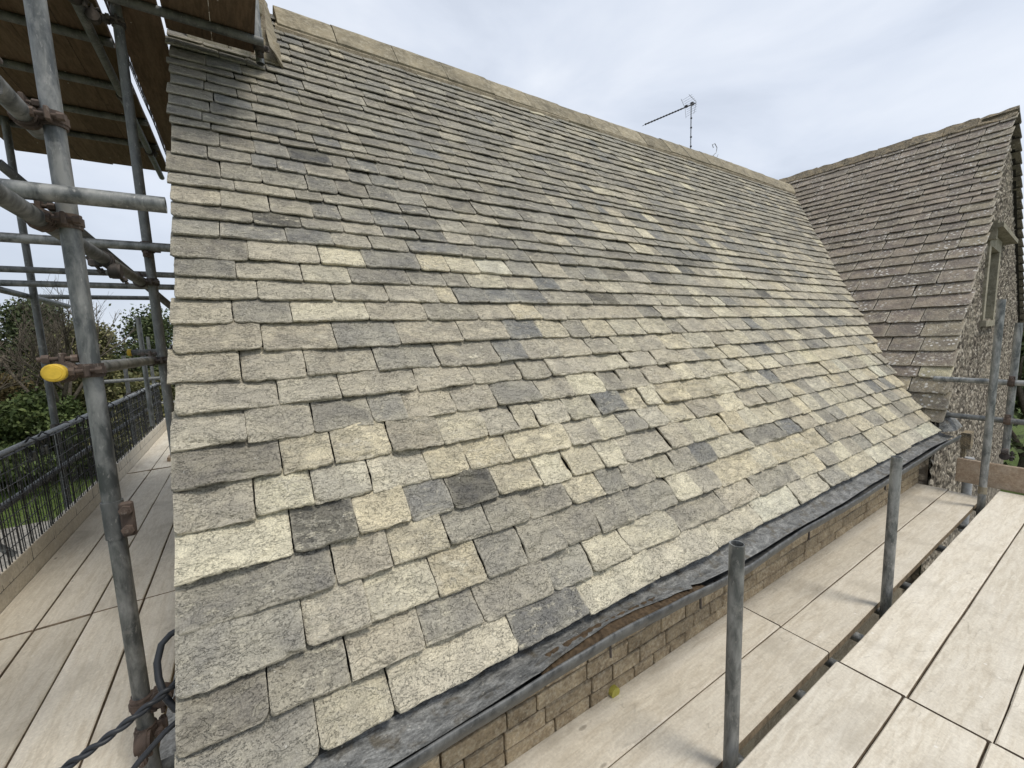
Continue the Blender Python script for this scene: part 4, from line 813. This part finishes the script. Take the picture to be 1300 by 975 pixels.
# boards
def board(parent, x0, x1, y0, y1, ztop, m='board', along='X', th_=.038, name='scaffold_board'):
    L_ = (x1 - x0) if along == 'X' else (y1 - y0); W_ = (y1 - y0) if along == 'X' else (x1 - x0)
    nseg = max(6, int(L_ / .12)); mb = MB(); V = []; b = .004; r = rng
    a1 = r.uniform(-.0015, .0015); ph = r.uniform(0, 6); bow = r.uniform(.0, .003)
    prof = [(-.5, -th_), (-.5, -b), (-.5 + b / W_, 0), (-.25, .0), (0, -.0006), (.25, 0), (.5 - b / W_, 0), (.5, -b), (.5, -th_)]
    e = [r.uniform(-.004, .004), r.uniform(-.004, .004)]
    for j in range(nseg + 1):
        t = -L_ / 2 + L_ * j / nseg
        if j == 0: t += e[0]
        if j == nseg: t -= abs(e[1])
        for q, (u_, dz) in enumerate(prof):
            nick = (.0025 * (mnoise.noise(Vector((t * 3 + ph, u_ * 3, ph))))) if abs(u_) > .48 else 0
            V.append((t, u_ * W_ + nick, dz + a1 * u_ * 2 + bow * math.sin(t * 1.3 + ph) * .6))
    m_ = len(prof); F = [(j * m_ + q, (j + 1) * m_ + q, (j + 1) * m_ + (q + 1) % m_, j * m_ + (q + 1) % m_) for j in range(nseg) for q in range(m_)]
    F += [tuple(range(m_)), tuple(nseg * m_ + q for q in range(m_))[::-1]]
    mb.add(V, F); o = mb.build(name, m, None, origin=(0, 0, 0))
    if m == 'board':
        o.data.materials.append(M['board_edge'])
        for fi, pl in enumerate(o.data.polygons):
            if fi >= nseg * m_ or fi % m_ in (0, 7, 8): pl.material_index = 1
    if along == 'Y': o.rotation_euler[2] = math.pi / 2
    place(o, parent, ((x0 + x1) / 2, (y0 + y1) / 2, ztop)); return o
DK = thing('gable_deck', 'walkway of long dusty scaffold boards beside the left gable, running away from view', 'scaffold deck', (-.9, 4, -1.55))
for x0 in (-1.325, -1.095, -.867, -.637):
    ja = 3.185 + rng.uniform(-.004, .004)
    board(DK, x0, x0 + .2205, -.7, ja, -1.5 + rng.uniform(-.002, .002), along='Y'); board(DK, x0, x0 + .2205, ja + .008, 6.6 + rng.uniform(-.02, .02), -1.5 + rng.uniform(-.002, .002), along='Y'); board(DK, x0, x0 + .2205, 6.66, 9.9, -1.5 + rng.uniform(-.002, .002), along='Y')
TB = thing('toe_board', 'long upright toe board along the outer edge of the gable walkway', 'toe board', (-1.35, 4, -1.5))
for a, b_ in ((-.7, 3.1), (3.11, 6.9), (6.91, 9.9)):
    mb = MB(); mb.hull_box((-1.366, a, -1.54), (-1.329, b_, -1.30), .004); mb.build('board', 'board', TB)
TB = thing('toe_board', 'short toe board closing the far end of the gable walkway', 'toe board', (-.8, 9.9, -1.5)); mb = MB(); mb.hull_box((-1.33, 9.86, -1.498), (-.3, 9.9, -1.30), .004); mb.build('board', 'toe', TB)
BL = thing('timber_offcut', 'brown timber offcut lying across the gable walkway near its far end', 'timber', (-.75, 6.9, -1.498)); mb = MB(); mb.hull_box((-.98, 6.95, -1.497), (-.35, 7.13, -1.44), .006); mb.build('block', 'toe', BL)
BL = thing('timber_offcut', 'second timber offcut beyond the first on the gable walkway', 'timber', (-.7, 8.6, -1.498)); mb = MB(); mb.hull_box((-.80, 8.55, -1.497), (-.35, 8.75, -1.45), .006); mb.build('block', 'toe', BL)
UD = thing('upper_deck', 'overhead deck of brown scaffold boards seen from underneath at upper left', 'scaffold deck', (-1, 3, 1.92))
for x0 in (-1.635, -1.41, -1.182, -.957, -.731):
    board(UD, x0, x0 + .2235, 2.55 + rng.uniform(-.02, .02), 6.0 + rng.uniform(-.02, .02), 1.93, 'board_brown', 'Y')
UD2 = thing('chimney_deck', 'overhead brown boards reaching over the slates beside the chimney', 'scaffold deck', (-.1, 2, 1.92))
for x0 in (-.452, -.211, .014): board(UD2, x0, x0 + .2225, 2.35, 3.37 + rng.uniform(-.01, .01) if x0 > -.4 else 5.95, 1.93, 'board_brown', 'Y')
# mesh guards
def guard(y0, y1, x, z0, z1, label, alongz=True, grp='mesh guard panels'):
    G = thing('mesh_guard', label, 'guard panel', (x, (y0 + y1) / 2, z0), grp); mb = MB(); r = .0032
    n_ = int((y1 - y0) / .042); rr = random.Random(int(y0 * 10) + 5); lean = rr.uniform(-.03, .03)
    for i in range(n_ + 1):
        y = y0 + (y1 - y0) * i / n_ ; k = rr.uniform(-.004, .004); mb.tube((x + k, y, z1), (x + .012 + k, y + lean, z0), r, 4, smooth=False)
    for j in range(9):
        z = z0 + (z1 - z0) * j / 8; mb.path([(x + .006 + .004 * math.sin(q * .9), y0 + (y1 - y0) * q / 12, z + .003 * math.sin(q * 1.7)) for q in range(13)], r, 4)
    tagit(mb.build('wire_grid', 'wire', G), kind='stuff'); mb = MB()
    nb = max(4, int((y1 - y0) / .16))
    for y in [y0 + (y1 - y0) * q / nb for q in range(nb + 1)]: mb.tube((x, y, z1 + .01), (x + .012, y + lean, z0 - .01), .0055 if y in (y0, y1) else .0046, 6)
    mb.tube((x, y0, z1), (x, y1, z1), .005, 6); mb.tube((x + .012, y0, z0), (x + .012, y1, z0), .005, 6); mb.build('frame', 'wire', G)
    for y in (y0 + .08, (y0 + y1) / 2, y1 - .08):
        mb = MB(); mb.path([(x, y, z1 - .06), (x - .03, y, z1 + .01), (x + .0, y, z1 + .055), (x + .035, y, z1 + .03), (x + .03, y, z1 - .02)], .008, 6); mb.hull_box((x - .012, y - .03, z1 - .12), (x + .012, y + .03, z1 - .05), .004); mb.build('hook', 'wire', G)
names = ['nearest mesh guard panel hung on the gable walkway handrail', 'second mesh guard panel along the gable walkway', 'third mesh guard panel along the gable walkway', 'fourth mesh guard panel along the gable walkway', 'farthest mesh guard panel along the gable walkway']
for i, (a, b_) in enumerate([(.3, 2.35), (2.42, 4.4), (4.46, 6.3), (6.36, 8.1), (8.16, 9.65)]): guard(a, b_, -1.345, -1.40, -.66, names[i])
guard(3.2, 5.9, -.50, 2.0, 2.9, 'mesh guard panel standing on the overhead deck edge')
# cables
CB = thing('black_cable', 'twisted pair of black cables slung across the foot of the nearest pole', 'cable', (-.4, 1.5, -1.2))
for q in (0, 1):
    pts = []
    for i in range(60):
        t = i / 59; ph = t * 26 + q * math.pi; c = Vector((-.50 + .27 * t, 1.305 - .03 * math.sin(math.pi * t) + .03 * t * t, -.985 + .105 * t + .012 * math.sin(math.pi * t))); pts.append(c + Vector((0, .0045 * math.cos(ph), .0055 * math.sin(ph))))
    mb = MB(); mb.path(pts, .0058, 8); mb.build('cable', 'cable', CB)
CL_ = thing('cable_loop', 'black cable loop hanging beside the verge at lower left', 'cable', (-.25, 1.3, -1.0)); mb = MB()
mb.path([(-.20, 1.44, -.785), (-.245, 1.434, -.797), (-.266, 1.43, -.815), (-.276, 1.408, -.85), (-.274, 1.39, -.885), (-.262, 1.36, -.92), (-.24, 1.34, -.955), (-.20, 1.33, -.97)], .0085, 10); mb.path([(-.36, 1.27, -1.06), (-.31, 1.28, -1.01), (-.262, 1.31, -.985), (-.20, 1.32, -.955)], .007, 8); mb.build('cable', 'cable', CL_)
DP = thing('batten', 'upright brown batten fixed to the gable wall at lower left', 'batten', (-.18, 1.3, -1.6)); mb = MB(); mb.hull_box((-.215, 1.28, -1.9), (-.175, 1.33, -1.12), .003); mb.build('timber', 'toe', DP)
# ------------------------------------------------------------------ long (right) scaffold
RS = thing('eaves_scaffold', 'grey tube scaffold standing along the eaves with short upright poles', 'scaffold', (3, .7, -5))
YS = .716
tube(RS, 'standard', (1.329, YS, -5), (1.329, YS, -.719)); tube(RS, 'standard', (2.879, YS, -5), (2.879, YS, -.716)); tube(RS, 'standard', (5.113, YS, -5), (5.113, YS, .148))
mb = MB(); mb.tube((5.113, YS, -1.46), (5.113, YS, -1.40), .0262, 18); mb.build('tape_band', 'ridge', RS)
tube(RS, 'standard', (5.62, .675, -1.25), (5.62, .675, -.045), 'tube')
tube(RS, 'guard_rail', (5.56, 1.16, -.555), (5.56, -1.5, -.572)); tube(RS, 'guard_rail', (5.56, 1.06, -.893), (5.56, -1.5, -.905))
for zz in (-.56, -.897): couple(RS, (5.62, .675, zz), Z_, Y_, (-.058, 0, 0), 'rust')
couple(RS, (5.60, .675, -1.22), X_, Y_, (0, 0, .04), 'fitting')
for x in (.35, 1.0, 1.44, 1.95, 2.27, 2.578, 2.93, 3.346, 4.116, 4.7, 5.25): tube(RS, 'transom', (x, -1.3, -1.643), (x, 1.16, -1.643), 'tube' if x < 3 else 'tube_dark')
tube(RS, 'ledger', (-.6, YS - .058, -1.70), (5.6, YS - .058, -1.70), 'tube_dark'); tube(RS, 'ledger', (-.6, -.9, -1.70), (5.6, -.9, -1.70), 'tube_dark')
for x in (1.329, 2.879, 5.113): couple(RS, (x, YS, -1.70), Z_, X_, (0, -.058, 0), 'fitting')
for x in (.2, 2.2, 4.6): tube(RS, 'standard', (x, -.95, -5), (x, -.95, -1.55), 'tube_dark')
mb = MB(); mb.tube((1.225, 1.165, -1.565), (1.225, 1.19, -1.565), .024, 18); mb.build('end_cap', 'dull_yellow', RS)
LD = thing('eaves_deck', 'narrow two-board walkway tight against the honey stone wall under the gutter', 'scaffold deck', (2.3, .96, -1.6))
for y0, j in ((.752, 2.243), (.974, 2.249)):
    board(LD, -1.6, j, y0, y0 + .2165, -1.578 + rng.uniform(-.002, .002)); board(LD, j + .007, 5.40 if y0 < .9 else 5.42, y0, y0 + .2165, -1.578)
RD = thing('outer_deck', 'wide pale deck of scaffold boards at the lower right beside the standing poles', 'scaffold deck', (2.5, 0, -1.5))
for i, y0 in enumerate((.436, .210, -.016, -.242, -.468, -.694)):
    jx = 2.075 + rng.uniform(-.008, .01); sh = .011
    board(RD, jx - 3.9, jx, y0 + sh, y0 + sh + .2195, -1.478 + rng.uniform(-.002, .003)); board(RD, jx + .012, 5.36 + rng.uniform(-.01, .01), y0, y0 + .2205, -1.478 + rng.uniform(-.002, .002))
LO = thing('lower_deck', 'brown boards of the lift below, glimpsed through the slot between the two right-hand decks', 'scaffold deck', (2.3, .6, -3.5))
for y0 in (.08, .31, .54, .77):
    board(LO, -1.6, 2.28, y0, y0 + .22, -3.45, 'toe'); board(LO, 2.29, 5.3, y0, y0 + .22, -3.45, 'toe')
TB = thing('toe_board', 'brown toe board standing across the far end of the right-hand decks', 'toe board', (5.4, .4, -1.5))
mb = MB(); mb.hull_box((5.405, -1.4, -1.475), (5.443, .93, -1.26), .004); mb.build('board', 'toe', TB)
